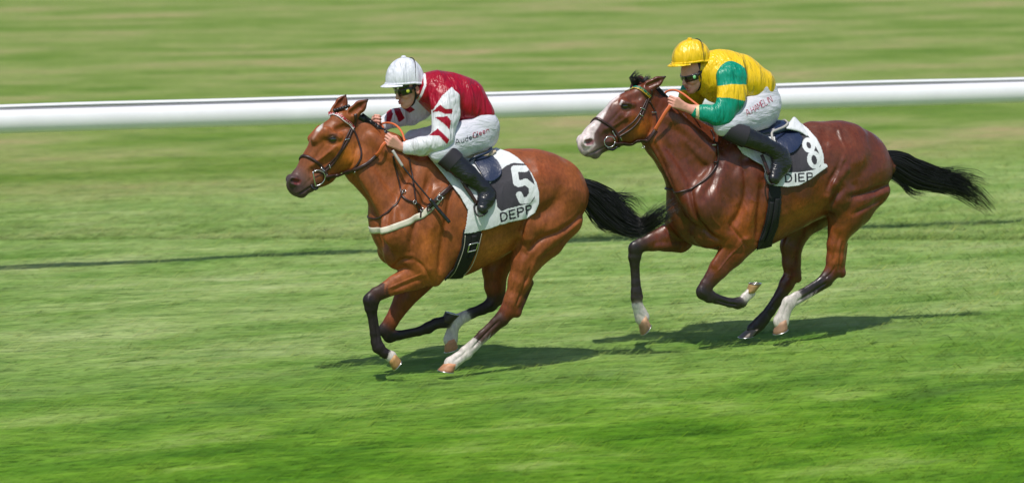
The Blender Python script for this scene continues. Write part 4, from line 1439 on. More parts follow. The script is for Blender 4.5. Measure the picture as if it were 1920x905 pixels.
def bridle_two():
    f, bv = H2, B2
    r = empty("bridle", f)
    tag(r, "brown leather bridle with yellow and green browband on the dark bay horse", "bridle")
    browband(f, bv, [(1166, 160, -.06), (1173, 156, -.02), (1190, 160, .03), (1207, 170, .07), (1221, 183, .08)], r, M['yellow'], M['green'], 26)
    sgeo("headpiece", bv, f, [(1222, 168, .06), (1221, 180, .08), (1214, 192, .09)], .020, .006, LTH, r)
    sgeo("cheekpiece", bv, f, [(1217, 184, .09), (1209, 204, .09), (1199, 225, .09), (1184, 242, .085), (1160, 257, .075)], .014, .008, LTH, r)
    sgeo("cheekpiece", bv, f, [(1213, 186, .09), (1203, 206, .09), (1193, 222, .09), (1176, 238, .085), (1158, 251, .075)], .011, .008, LTH, r)
    sgeo("throatlatch", bv, f, [(1218, 190, .09), (1228, 208, .09), (1232, 228, .09), (1228, 244, .085), (1217, 256, .06), (1207, 263, 0)], .012, .007, LTH, r)
    sgeo("noseband", bv, f, [(1119, 238, -.05), (1113, 229, -.02), (1116, 222, .02), (1134, 230, .06), (1147, 239, .07), (1158, 252, .07), (1162, 266, .04), (1160, 275, 0)], .018, .010, LTH, r)
    ring("bit_ring", f.pt(1143, 266, .078), .043, .0042, M['steel'], r, (.15, 1, 0), .95)
    rod("bit_guard", f, [(1138, 277, .05), (1148, 281, .06), (1158, 275, .06)], .009, M['rubberblack'], r)
    for (a, b) in (((1203, 202), (1212, 206)), ((1152, 248), (1156, 256)), ((1226, 211), (1234, 210)), ((1200, 215), (1207, 218)), ((1166, 260), (1170, 268))):
        p0, p1 = f.pt(a[0], a[1], .1), f.pt(b[0], b[1], .1)
        g = Geo(); wrap_strap(g, bv, [p0, p1], .007, .005, .010, .004); g.build("buckle", M['steel'], r)
    re = sgeo("rein", bv, f, [(1153, 269, .085), (1168, 268, .088), (1184, 269, .09), (1199, 271, .095), (1216, 263, .10), (1230, 242, .115)], .024, .008, LTH, r, off=.014)
    ring("rein_ring", f.pt(1206, 276, .10), .011, .0025, M['steel'], re, (1, .3, -.3))
    rod("rein_grip", f, [(1228, 244, .135), (1238, 227, .15), (1247, 212, .155), (1257, 198, .155)], .016, M['orange'], r, rb=.005)
    rod("rein_loop", f, [(1243, 182, -.06), (1250, 172, -.05), (1264, 169, -.02), (1279, 175, .03), (1295, 187, .08), (1312, 200, .14)], .009, M['orange'], r, rb=.004)
    rod("rein", f, [(1120, 262, -.085), (1160, 250, -.11), (1200, 228, -.13), (1236, 196, -.12), (1244, 184, -.08)], .010, LTH, r, rb=.004)


bridle_one()
bridle_two()

# ---- saddle cloths
BLK, WHT = (.045, .042, .052), (.66, .68, .70)
POLY1 = [(790, 262), (799, 289), (818, 312), (839, 338), (862, 368), (877, 394), (874, 418), (870, 438), (884, 437), (899, 433), (920, 428), (938, 421), (947, 420), (953, 417),
         (975, 412), (990, 409), (1003, 399), (1010, 383), (1011, 362), (1006, 342), (997, 325), (985, 309), (970, 295), (955, 286), (940, 281), (925, 276), (880, 262)]
PATCH1 = [(918, 345), (942, 317), (950, 311), (962, 306), (984, 308), (992, 320), (1001, 340), (1004, 358), (1002, 372), (994, 381), (975, 385), (952, 391), (940, 396), (932, 388), (930, 374), (915, 356)]
FIVE = [[(985, 317), (964, 317), (968, 343), (972, 345), (986, 341), (997, 350), (998, 363), (990, 375), (978, 376), (973, 365)]]
TEXT1 = text_strokes("DEPPE", (938, 400), (16.5, -4.6), (1.6, 14.5), gap=.32)


def cloth_one_col(u, v, far):
    c = np.tile(np.array(WHT), (len(u), 1))
    c[inpoly(u, v, PATCH1)] = BLK
    d = np.minimum.reduce([polydist(u, v, p, False) for p in FIVE])
    c[(d < 6.0)] = WHT
    fr_ = ~far
    d = np.minimum.reduce([polydist(u, v, p, False) for p in TEXT1])
    c[(d < 1.55) & fr_ & (u < 999)] = (.02, .02, .03)
    return c


POLY2 = [(1372, 240), (1376, 266), (1392, 289), (1412, 301), (1430, 311), (1434, 322), (1437, 345), (1455, 349), (1476, 351), (1498, 348), (1520, 336), (1536, 324), (1552, 313),
         (1550, 308), (1545, 306), (1544, 291), (1539, 275), (1531, 260), (1515, 242), (1500, 230), (1470, 215), (1440, 225)]
PATCH2 = [(1440, 322), (1466, 284), (1480, 276), (1500, 252), (1514, 254), (1525, 268), (1534, 285), (1538, 300), (1538, 312), (1524, 319), (1500, 323), (1472, 324)]


def loop_(cx, cy, rx, ry, tilt, n=20):
    t = math.radians(tilt)
    return [(cx + rx * math.cos(a) * math.cos(t) - ry * math.sin(a) * math.sin(t), cy + rx * math.cos(a) * math.sin(t) + ry * math.sin(a) * math.cos(t)) for a in np.linspace(0, 2 * math.pi, n)]


EIGHT = [loop_(1516, 273, 8, 10.5, -22), loop_(1526, 300, 9, 13, -12)]
TEXT2 = text_strokes("DIEPPE", (1472, 327.5), (16.5, -1.0), (.6, 14), gap=.36)


def cloth_two_col(u, v, far):
    c = np.tile(np.array(WHT), (len(u), 1))
    c[inpoly(u, v, PATCH2)] = BLK
    d = np.minimum.reduce([polydist(u, v, p, False) for p in EIGHT])
    c[(d < 3.9)] = WHT
    d = np.minimum.reduce([polydist(u, v, p, False) for p in TEXT2])
    c[(d < 1.5) & ~far & (u < 1523)] = (.02, .02, .03)
    return c


CEN1 = [(780, 400), (850, 405), (900, 391), (950, 370), (1000, 360), (1060, 365)]
CEN2 = [(1340, 370), (1420, 360), (1470, 341), (1520, 322), (1570, 309), (1620, 312)]
c1, CV1, CQ1 = wrap_cloth("saddle_cloth", H1, B1, POLY1, CEN1, cloth_one_col, M['cloth'], off=.012, wr=.007)
tag(c1, "white racing saddle cloth with black panel and white number 5 on the light bay horse", "saddle cloth")
c2, CV2, CQ2 = wrap_cloth("saddle_cloth", H2, B2, POLY2, CEN2, cloth_two_col, M['cloth'], off=.014, wr=.008)
tag(c2, "white racing saddle cloth with black panel and white number 8 on the dark bay horse", "saddle cloth")
# the rear edge of the second cloth stands up in the wind
rows = [catmull([H2.pt(*q) for q in r_], .01) for r_ in (
    [(1474, 240, .16), (1488, 243, .17), (1502, 247, .17), (1516, 256, .19)],
    [(1476, 233, .11), (1488, 229, .11), (1501, 236, .12), (1514, 247, .15)],
    [(1480, 229, .05), (1489, 219, .03), (1499, 228, .05), (1512, 243, .10)])]
n_ = min(len(r_) for r_ in rows)
V_ = np.concatenate([r_[np.linspace(0, len(r_) - 1, n_).astype(int)] for r_ in rows])
F_ = [(k * n_ + j, k * n_ + j + 1, (k + 1) * n_ + j + 1, (k + 1) * n_ + j) for k in range(2) for j in range(n_ - 1)]
o_ = mk("raised_edge", V_, F_, M['cloth'], c2, color=np.tile(np.array(WHT), (len(V_), 1)))
m_ = o_.modifiers.new("round", 'SUBSURF'); m_.levels = m_.render_levels = 2
m_ = o_.modifiers.new("thickness", 'SOLIDIFY'); m_.thickness = .010
CB1, CB2 = bvh_of(CV1, CQ1), bvh_of(CV2, CQ2)


def piped_edge(fr, bv, pts, r, name, material, parent, off=.006):
    g = Geo()
    P = catmull([fr.pt(*p) for p in pts], .01)
    Q, N = snap(bv, P, off)
    sweep(g, Q, r, r, sides=8, normals=N)
    return g.build(name, material, parent)


# ---- girths
one = lambda c: (lambda u, v, far: np.tile(np.array(c), (len(u), 1)))
G1 = [(868, 430), (905, 422), (899, 453), (892, 474), (878, 503), (866, 522), (862, 545), (830, 545), (834, 521), (850, 503), (864, 464)]
G2 = [(1441, 340), (1463, 340), (1465, 379), (1459, 423), (1449, 448), (1444, 480), (1416, 480), (1421, 454), (1434, 418), (1440, 382)]
g1 = empty("girth", H1)
tag(g1, "black webbing girth with steel buckle under the belly of the light bay horse", "girth")
wrap_cloth("band", H1, B1, G1, CEN1, one((.1, .1, .1)), M['web'], g1, off=.010, thick=.006, wr=0)
for P in ([(871, 440, .25), (868, 465, .25), (853, 503, .23), (842, 517, .15)], [(902, 436, .25), (895, 465, .25), (880, 500, .22), (868, 512, .15)]):
    sgeo("stitching", B1, H1, P, .004, .003, M['stitch'], g1, off=.018)
P = [(879, 457), (896, 453), (893, 469), (877, 473), (879, 457)]
g = Geo()
for a, b in zip(P[:-1], P[1:]):
    wrap_strap(g, B1, [H1.pt(a[0], a[1], .26), H1.pt(b[0], b[1], .26)], .008, .006, .022, .01)
g.build("buckle", M['steel'], g1)
sgeo("strap", B1, H1, [(888, 440, .27), (886, 462, .27), (880, 482, .25)], .034, .006, M['web'], g1, off=.019)
g2 = empty("girth", H2)
tag(g2, "black webbing girth under the belly of the dark bay horse", "girth")
wrap_cloth("band", H2, B2, G2, CEN2, one((.1, .1, .1)), M['web'], g2, off=.010, thick=.006, wr=0)
sgeo("strap", B2, H2, [(1455, 372, .27), (1452, 400, .27), (1444, 430, .25), (1434, 449, .2)], .035, .010, M['web'], g2, off=.020)
sgeo("strap", B2, H2, [(1446, 378, .27), (1442, 405, .27), (1434, 432, .25), (1426, 449, .2)], .030, .008, M['web'], g2, off=.018)

# ---- breast straps
r = empty("breast_girth", H1)
tag(r, "cream webbing breast strap across the chest of the light bay horse", "breast strap")
sgeo("band", B1, H1, [(829, 365, -.25), (803, 394, -.24), (772, 413, -.22), (741, 425, -.18), (715, 433, -.1), (704, 432, .03), (714, 433, .10), (741, 425, .18), (772, 413, .22), (803, 394, .24), (829, 365, .25)], .042, .005, M['strapwhite'], r)
sgeo("tab", B1, H1, [(804, 388, .25), (822, 371, .25), (842, 352, .26), (862, 333, .27)], .034, .008, LTH, r, off=.012)
g = Geo()
for a, b in zip([(822, 366), (830, 369), (826, 377), (818, 374)], [(830, 369), (826, 377), (818, 374), (822, 366)]):
    wrap_strap(g, B1, [H1.pt(a[0], a[1], .26), H1.pt(b[0], b[1], .26)], .006, .005, .018, .01)
g.build("buckle", M['steel'], r)
sgeo("tab", B1, H1, [(804, 385, .25), (800, 393, .25), (803, 399, .25), (809, 392, .25)], .010, .006, LTH, r, off=.014)
r = empty("martingale", H1)
tag(r, "thin brown leather martingale straps round the neck of the light bay horse", "martingale")
sgeo("strap", B1, H1, [(770, 300, -.15), (758, 345, -.17), (741, 385, -.10), (718, 405, -.02), (702, 410, .05), (718, 404, .12), (741, 385, .16), (753, 366, .17)], .013, .007, LTH, r)
sgeo("strap", B1, H1, [(737, 292, .10), (742, 315, .12), (750, 350, .16), (753, 366, .17)], .012, .007, LTH, r)
sgeo("strap", B1, H1, [(753, 366, .17), (763, 376, .18), (778, 379, .20), (790, 389, .21), (789, 408, .22)], .013, .007, LTH, r, off=.009)
sgeo("strap", B1, H1, [(766, 296, .10), (770, 315, .14), (775, 340, .17), (780, 378, .20), (786, 398, .22)], .012, .007, LTH, r)
g = Geo()
wrap_strap(g, B1, [H1.pt(750, 351, .18), H1.pt(754, 366, .18)], .018, .010, .008, .008)
g.build("keeper", LTH, r)
for (u_, v_) in ((751, 352), (777, 379), (791, 392)):
    a = H1.pt(u_, v_, .22)
    Q_, N_ = snap(B1, [a], .012)
    ring("ring", Q_[0], .012, .0028, M['steel'], r, tuple(N_[0]))
r = empty("neck_strap", H2)
tag(r, "thin dark leather neck strap hanging round the neck of the dark bay horse", "neck strap")
sgeo("strap", B2, H2, [(1332, 244, .04), (1338, 258, .10), (1344, 275, .14), (1345, 303, .17), (1329, 330, .18), (1305, 349, .16), (1281, 358, .12), (1260, 355, .04), (1268, 356, -.04), (1329, 330, -.12), (1345, 303, -.16)], .013, .011, LTH, r, off=.008)
for (u_, v_) in ((1343, 270), (1345, 304)):
    Q_, N_ = snap(B2, [H2.pt(u_, v_, .2)], .010)
    ring("ring", Q_[0], .013, .005, M['stitch'] if v_ < 300 else M['rubberblack'], r, (0, .2, 1))


# ---- saddles
def saddle(fr, bh, bc, flap, seat, edge, lbl, seatmat, cen, pipe, pipemat, leather_pts, iron, pocket):
    r = empty("saddle", fr)
    tag(r, lbl, "saddle")
    sc = Sculpt(fr)
    sc.chain(seat, k=.03)
    V, Q = sc.mesh(.006)
    mk("seat", V, Q, seatmat, r)
    ob, FV, FQ = wrap_cloth("flap", fr, bc, flap, cen, one((.1, .1, .1)), M['navy'], r, off=.016, thick=.010, wr=0., only_near=True, res=.004)
    bf = bvh_of(FV, FQ)
    mirf = FV * np.array([1, -1, 1])
    o2 = mk("flap", mirf, FQ[:, ::-1], M['navy'], r)
    m_ = o2.modifiers.new("thickness", 'SOLIDIFY'); m_.thickness = .010; m_.offset = -1
    piped_edge(fr, bc, [(*p, .27) for p in edge], .006, "flap_edge", M['navy'], r, .022)
    if pipe:
        g = Geo(); P = catmull([fr.pt(*p) for p in pipe], .01)
        sweep(g, P, .010, .008, sides=8); g.build("piping", pipemat, r)
    if pocket:
        g = Geo()
        for a, b in zip(pocket[:-1], pocket[1:]):
            wrap_strap(g, bf, [fr.pt(a[0], a[1], .3), fr.pt(b[0], b[1], .3)], .006, .004, .006, .008)
        g.build("stitching", M['stitch'], r)
    g = Geo()
    P = catmull([fr.pt(*p) for p in leather_pts], .02)
    sweep(g, P, .015, .004, sides=8)
    g.build("stirrup_leather", LTH, r)
    g = Geo(); sweep(g, catmull([fr.pt(*p) for p in iron], .01), .007, .006, sides=8)
    t = g.build("stirrup", M['rubberblack'], r)
    # far side: mirror of the near leather and iron
    g = Geo(); sweep(g, P * np.array([1, -1, 1]), .015, .004, sides=8); g.build("stirrup_leather", LTH, r)
    g = Geo(); sweep(g, catmull([fr.pt(*p) for p in iron], .01) * np.array([1, -1, 1]), .007, .006, sides=8); g.build("stirrup", M['rubberblack'], r)
    return bf


FLAP1 = [(888, 304), (892, 296), (902, 291), (913, 288), (925, 294), (934, 303), (941, 316), (941, 326), (936, 333), (928, 339), (919, 342), (910, 340), (900, 322)]
saddle(H1, B1, CB1, FLAP1, [(845, 290, 0, 10, .11), (885, 291, 0, 9, .13), (908, 286, 0, 8, .14), (921, 281, 0, 5, .12)], FLAP1 + FLAP1[:1],
       "small navy and beige racing saddle strapped over the number 5 cloth", M['beige'], CEN1,
       [(880, 303, .17), (888, 296, .18), (900, 291, .18), (914, 286, .17), (922, 280, .13), (920, 277, .05), (919, 277, -.05)], M['navy'],
       [(858, 322, .27), (870, 345, .285), (884, 366, .30), (895, 384, .305)],
       [(893, 378, .30), (889, 388, .31), (892, 399, .33), (898, 405, .345), (908, 402, .35), (914, 395, .34), (908, 386, .33)],
       [(898, 311), (930, 301), (932, 305), (901, 316), (898, 311)])
FLAP2 = [(1450, 264), (1454, 254), (1470, 250), (1486, 244), (1498, 250), (1505, 260), (1503, 270), (1495, 281), (1486, 288), (1474, 290), (1460, 282)]
saddle(H2, B2, CB2, FLAP2, [(1400, 250, 0, 12, .11), (1440, 244, 0, 13, .13), (1462, 238, 0, 12, .13), (1474, 234, 0, 7, .11)], FLAP2 + FLAP2[:1],
       "small navy racing saddle with grey piped cantle over the number 8 cloth", M['navy'], CEN2,
       [(1453, 272, .27), (1448, 258, .25), (1448, 248, .22), (1458, 243, .19), (1470, 238, .16), (1477, 231, .12), (1472, 226, .05), (1468, 226, -.04)], M['greypipe'],
       [(1428, 290, .27), (1436, 310, .29), (1442, 328, .31)],
       [(1437, 318, .30), (1434, 330, .32), (1440, 344, .34), (1452, 345, .35), (1458, 338, .34)], None)
# small emblem on the near flap
g = Geo()
for a, b in (((927, 315), (924, 327)), ((927, 315), (931, 325)), ((923, 322), (932, 321))):
    P_, N_ = snap(CB1, [H1.pt(a[0], a[1], .3), H1.pt(b[0], b[1], .3)], .028)
    sweep(g, P_, .004, .0015, sides=4, normals=N_)
bpy.data.objects["saddle"]
g.build("emblem", M['stitch'], [o for o in bpy.data.objects if o.get("category") == "saddle"][0])
# ------------------------------------------------------------------ jockeys
SKIN, SKINd, LIP = (.70, .34, .26), (.54, .23, .17), (.46, .12, .11)
CRIM, SWH, YEL, GRN = (.33, .0, .016), (.72, .72, .76), (.84, .54, .010), (0, .26, .16)


def unit(v):
    v = np.asarray(v, float)
    return v / np.linalg.norm(v)


class Head:
    def __init__(s, C, yaw, pitch, scale=1.08):
        y, p = math.radians(yaw), math.radians(pitch)
        s.C, s.k = C, scale
        s.f = unit((-math.cos(y) * math.cos(p), -math.sin(y) * math.cos(p), -math.sin(p)))
        s.r = unit(np.cross(s.f, (0, 0, 1)))         # towards the near side
        if s.r[1] > 0:
            s.r = -s.r
        s.u = unit(np.cross(s.r, s.f))
        if s.u[2] < 0:
            s.u = -s.u

    def P(s, f, r, u):
        return s.C + (s.f * f + s.r * r + s.u * u) * s.k


def add_head(sc, h, openm=False):
    k = h.k

    def e(f, r, u, rf, rr, ru, kk=.015, c=SKIN, op='+'):
        sc.raw(h.P(f - .0015, r, u), h.P(f + .0015, r, u), ru * k, ru * k, rr * k, rr * k, kk, c, c, op, rf * k, rf * k, lat=h.r)

    def sg(a, b, ra, rb, kk=.012, c=SKIN, op='+', wa=None, wb=None):
        sc.raw(h.P(*a), h.P(*b), ra * k, rb * k, (wa or ra) * k, (wb or rb) * k, kk, c, c, op, lat=h.r)
    e(-.005, 0, .03, .098, .076, .092, .02)
    sg((.040, 0, .01), (.052, 0, -.072), .048, .034, .02, wa=.062, wb=.040)
    for w in (1, -1):
        sg((-.005, .056 * w, -.045), (.068, .014 * w, -.098), .017, .017, .03)
        e(.062, .042 * w, -.030, .020, .018, .016, .02)                 # cheekbone
        sg((.082, .012 * w, .020), (.070, .050 * w, .016), .013, .012, .012)   # brow
        e(.086, .033 * w, .001, .010, .016, .011, .006, SKINd, '-')
        e(.076, .033 * w, .001, .011, .012, .011, .003, (.6, .55, .5))  # eyeball
        e(.101, .012 * w, -.036, .008, .007, .007, .008, SKINd)         # nostril wing
        e(-.006, .079 * w, -.012, .017, .009, .030, .006, (.52, .22, .16))  # ear
        e(-.001, .088 * w, -.010, .009, .006, .017, .004, SKINd, '-')
        e(-.004, .080 * w, -.036, .008, .008, .009, .006, (.52, .22, .16))
    sg((.086, 0, .012), (.110, 0, -.028), .008, .0125, .012)             # nose
    e(.084, 0, -.062, .018, .026, .018, .015)
    if openm:
        e(.100, 0, -.054, .010, .019, .0065, .005, LIP)
        e(.094, 0, -.080, .010, .018, .0075, .005, LIP)
        e(.100, 0, -.067, .014, .014, .0075, .004, (.10, .02, .02), '-')
    else:
        e(.102, 0, -.059, .010, .017, .006, .005, LIP)
        e(.101, 0, -.070, .010, .016, .0065, .005, LIP)
        e(.112, 0, -.0645, .006, .012, .0018, .003, LIP, '-')
    e(.080, 0, -.096, .016, .020, .015, .018)


def add_hand(sc, W, K, s, pd, curl=1.0, thumb=None):
    """W wrist, K middle of the knuckles, s from index to little finger, pd to the palm side"""
    fw = unit(K - W); s = unit(s - np.dot(s, fw) * fw); pd = unit(pd - np.dot(pd, fw) * fw - np.dot(pd, s) * s)
    for i in range(4):
        o = (i - 1.5) * .0205
        kn = K + s * o - fw * .004 * abs(i - 1)
        sc.raw(W + s * o * .55, kn, .0145, .0125, .0145, .0125, .012, SKIN, SKIN)
        L = (.044, .048, .045, .036)[i]
        a1, a2, a3 = [math.radians(x * curl) for x in ((48, 118, 178), (52, 124, 184), (56, 128, 190), (60, 132, 194))[i]]
        p = kn
        for ang, ln, ra, rb in ((a1, L, .0112, .0098), (a2, L * .62, .0096, .0088), (a3, L * .5, .0086, .0074)):
            q = p + (fw * math.cos(ang) + pd * math.sin(ang)) * ln
            sc.raw(p, q, ra, rb, ra, rb, .003, SKIN, SKIN if ra > .009 else (.52, .24, .17))
            p = q
    b = W + fw * .03 - s * .020 + pd * .008
    if thumb is None:
        thumb = (unit(fw * .8 - s * .45 + pd * .45), unit(fw * .75 + pd * .6 + s * .25))
    m1 = b + thumb[0] * .045
    m2 = m1 + thumb[1] * .032
    sc.raw(W + fw * .01 - s * .010, b, .016, .015, .016, .015, .01, SKIN, SKIN)
    sc.raw(b, m1, .0145, .0115, .0145, .0115, .008, SKIN, SKIN)
    sc.raw(m1, m2, .011, .0085, .011, .0085, .004, SKIN, (.52, .24, .17))


def wrinkle(V, Q, amp, seed, dirs=(1, 1, .5), fr=30):
    r = np.random.default_rng(seed)
    N = vnormals(V, Q)
    d = np.zeros(len(V))
    for _ in range(7):
        k = r.normal(0, 1, 3) * np.array(dirs) * fr
        k2 = r.normal(0, 1, 3) * fr * .4
        d += np.sin(V @ k + r.uniform(0, 6) + 1.6 * np.sin(V @ k2 + r.uniform(0, 6)))
    d = np.sign(d) * np.abs(d / 7) ** .9 * 1.6
    return V + N * (d * amp)[:, None]


def part(name, sc, res, material, parent, colfn=None, amp=0., seed=1, dirs=(1, 1, .5), freq=30):
    V, Q = sc.mesh(res)
    if amp:
        V = wrinkle(V, Q, amp, seed, dirs, freq)
    C = None
    if colfn is not None:
        u, v = sc.f.uv(V)
        C = colfn(u, v, V, sc)
    return mk(name, V, Q, material, parent, color=C), V, Q


def helmet(fr, parent, C, yaw, pitch, rf, rr, ru, col, brim, cover):
    h = Head(C, yaw, pitch, 1.0)
    G = Geo(); N = 40; rows = 16
    V = [h.P(0, 0, ru)]
    for i in range(1, rows + 1):
        a = math.radians(98) * i / rows
        for j in range(N):
            b = 2 * math.pi * j / N
            pf = math.sin(a) * math.cos(b); pr = math.sin(a) * math.sin(b); pu = math.cos(a)
            if pf < 0:
                pf *= 1.02; pu -= .04 * (math.sin(a) ** 4) * abs(math.cos(b))
            g_ = 1 + .012 * math.cos(6 * b) * math.sin(a) ** 2
            V.append(h.P(pf * rf * g_, pr * rr * g_, pu * ru))
    Fc = [(0, 1 + j, 1 + (j + 1) % N) for j in range(N)]
    for i in range(rows - 1):
        for j in range(N):
            a, b = 1 + i * N + j, 1 + i * N + (j + 1) % N
            Fc.append((a, a + N, b + N, b))
    Fc.append(tuple(1 + (rows - 1) * N + j for j in range(N)))
    ob = mk("helmet", V, Fc, M['silk'], parent, color=np.tile(np.array(col), (len(V), 1)))
    # peak
    n = 22; V = []; Fc = []
    for side in (0, 1):
        for k in range(5):
            t = k / 4
            for j in range(n):
                b = math.radians(-62 + 124 * j / (n - 1))
                e = brim * (math.cos(b) ** .8) * t
                V.append(h.P(math.cos(b) * (rf * .97 + e), math.sin(b) * (rr * .97 + e * .3), -ru * .10 - .014 * t - .006 * math.cos(b) * t + (.0035 if side == 0 else -.0035) * (1 - .5 * t)))
    for side in (0, 1):
        o = side * 5 * n
        for k in range(4):
            for j in range(n - 1):
                a = o + k * n + j
                q = (a, a + 1, a + n + 1, a + n)
                Fc.append(q if side == 0 else q[::-1])
    for j in range(n - 1):
        a = 4 * n + j
        Fc.append((a, a + 1, a + 1 + 5 * n, a + 5 * n))
    mk("helmet_peak", V, Fc, M['silk'], ob, color=np.tile(np.array(col), (len(V), 1)))
    g = Geo(); blob(g, h.P(0, 0, ru + .002), (.020, .020, .012), 12, 8)
    g.build("helmet_button", M['silk'], ob, color=np.array(col))
    # gathered rim band
    g = Geo()
    P = [h.P(math.cos(b) * rf * 1.0, math.sin(b) * rr * 1.0, -ru * .10 - (.02 if math.cos(b) < -.2 else 0) * abs(math.cos(b))) for b in np.linspace(0, 2 * math.pi, 60)]
    sweep(g, P, .006, .008, sides=8, up=tuple(h.u))
    g.build("helmet_rim", M['silk'], ob, color=np.array(col))
    # dark elastic over the back of the cap
    g = Geo()
    P = [h.P(-rf * (.42 - .25 * abs(math.sin(a)) ** 2 * 0) * 1.01 + .05 * (1 - math.cos(a)) * 0 + .035 * abs(math.sin(a)) ** 3, math.sin(a) * rr * .95, math.cos(a) * ru * .95) for a in np.linspace(-1.68, 1.68, 40)]
    sweep(g, P, .0035, .0035, sides=6, up=tuple(h.f))
    g.build("elastic", M['rubberblack'], ob)
    return ob


def goggles(h, parent, emblem, second):
    k = h.k

    def band(name, rows, hh, th, material, par):
        sc = Sculpt(H1)
        for a, b in zip(rows[:-1], rows[1:]):
            sc.raw(h.P(*a), h.P(*b), th * k, th * k, hh * k, hh * k, .004, SKIN, SKIN, lat=h.u)
        V, Q = sc.mesh(.003)
        return mk(name, V, Q, material, par)
    g = band("goggles", [(.040, .083, .004), (.066, .070, .003), (.086, .046, .002), (.096, .018, .001), (.096, -.018, .001), (.086, -.046, .002), (.066, -.070, .003), (.040, -.083, .004)], .023, .0065, M['lens'], parent)
    band("goggle_strap", [(.042, .083, .006), (.0, .086, .018), (-.05, .074, .03)], .009, .003, M['rubberblack'], g)
    band("goggle_strap", [(.042, -.083, .006), (.0, -.086, .018), (-.05, -.074, .03)], .009, .003, M['rubberblack'], g)
    e = Geo(); blob(e, h.P(.062, .081, .006), (.012 * k, .006, .013 * k), 14, 8); e.build("emblem", emblem, g)
    if second:
        g2 = band("goggles", [(.048, .080, .040), (.076, .062, .038), (.093, .036, .036), (.100, 0, .035), (.093, -.036, .036), (.076, -.062, .038)], .013, .007, M['lens'], parent)
        e = Geo(); blob(e, h.P(.098, .030, .040), (.007 * k, .013 * k, .010 * k), 12, 8); e.build("emblem", M['white'], g2)
    # harness under the jaw
    g3 = Geo()
    sweep(g3, catmull([h.P(.012, .080, .03), h.P(.010, .080, -.02), h.P(.018, .066, -.062), h.P(.030, .040, -.098), h.P(.040, 0, -.115), h.P(.030, -.040, -.098), h.P(.018, -.066, -.062), h.P(.010, -.080, -.02)], .01), .008, .003, sides=6)
    sweep(g3, catmull([h.P(-.035, .080, .02), h.P(-.018, .078, -.03), h.P(.016, .070, -.062)], .01), .006, .003, sides=6)
    g3.build("chin_strap", M['rubberblack'], parent)


def lettering(fr, bv, strokes, r, material, parent, w=.25):
    g = Geo()
    for st in strokes:
        P = catmull([fr.pt(a, b, w) for a, b in st], .006) if len(st) > 2 else np.array([fr.pt(a, b, w) for a, b in st])
        if len(st) > 2 and len(P) < 3:
            continue
        Q, N = [], []
        for p in P:
            q, n, i, d = bv.ray_cast(Vector((p[0], -.6, p[2])), Vector((0, 1, 0)))
            if q is None:
                continue
            Q.append(np.array(q) + np.array(n) * .002); N.append(np.array(n))
        if len(Q) > 1:
            sweep(g, Q, r, .0012, sides=4, normals=N)
    g.build("lettering", material, parent)


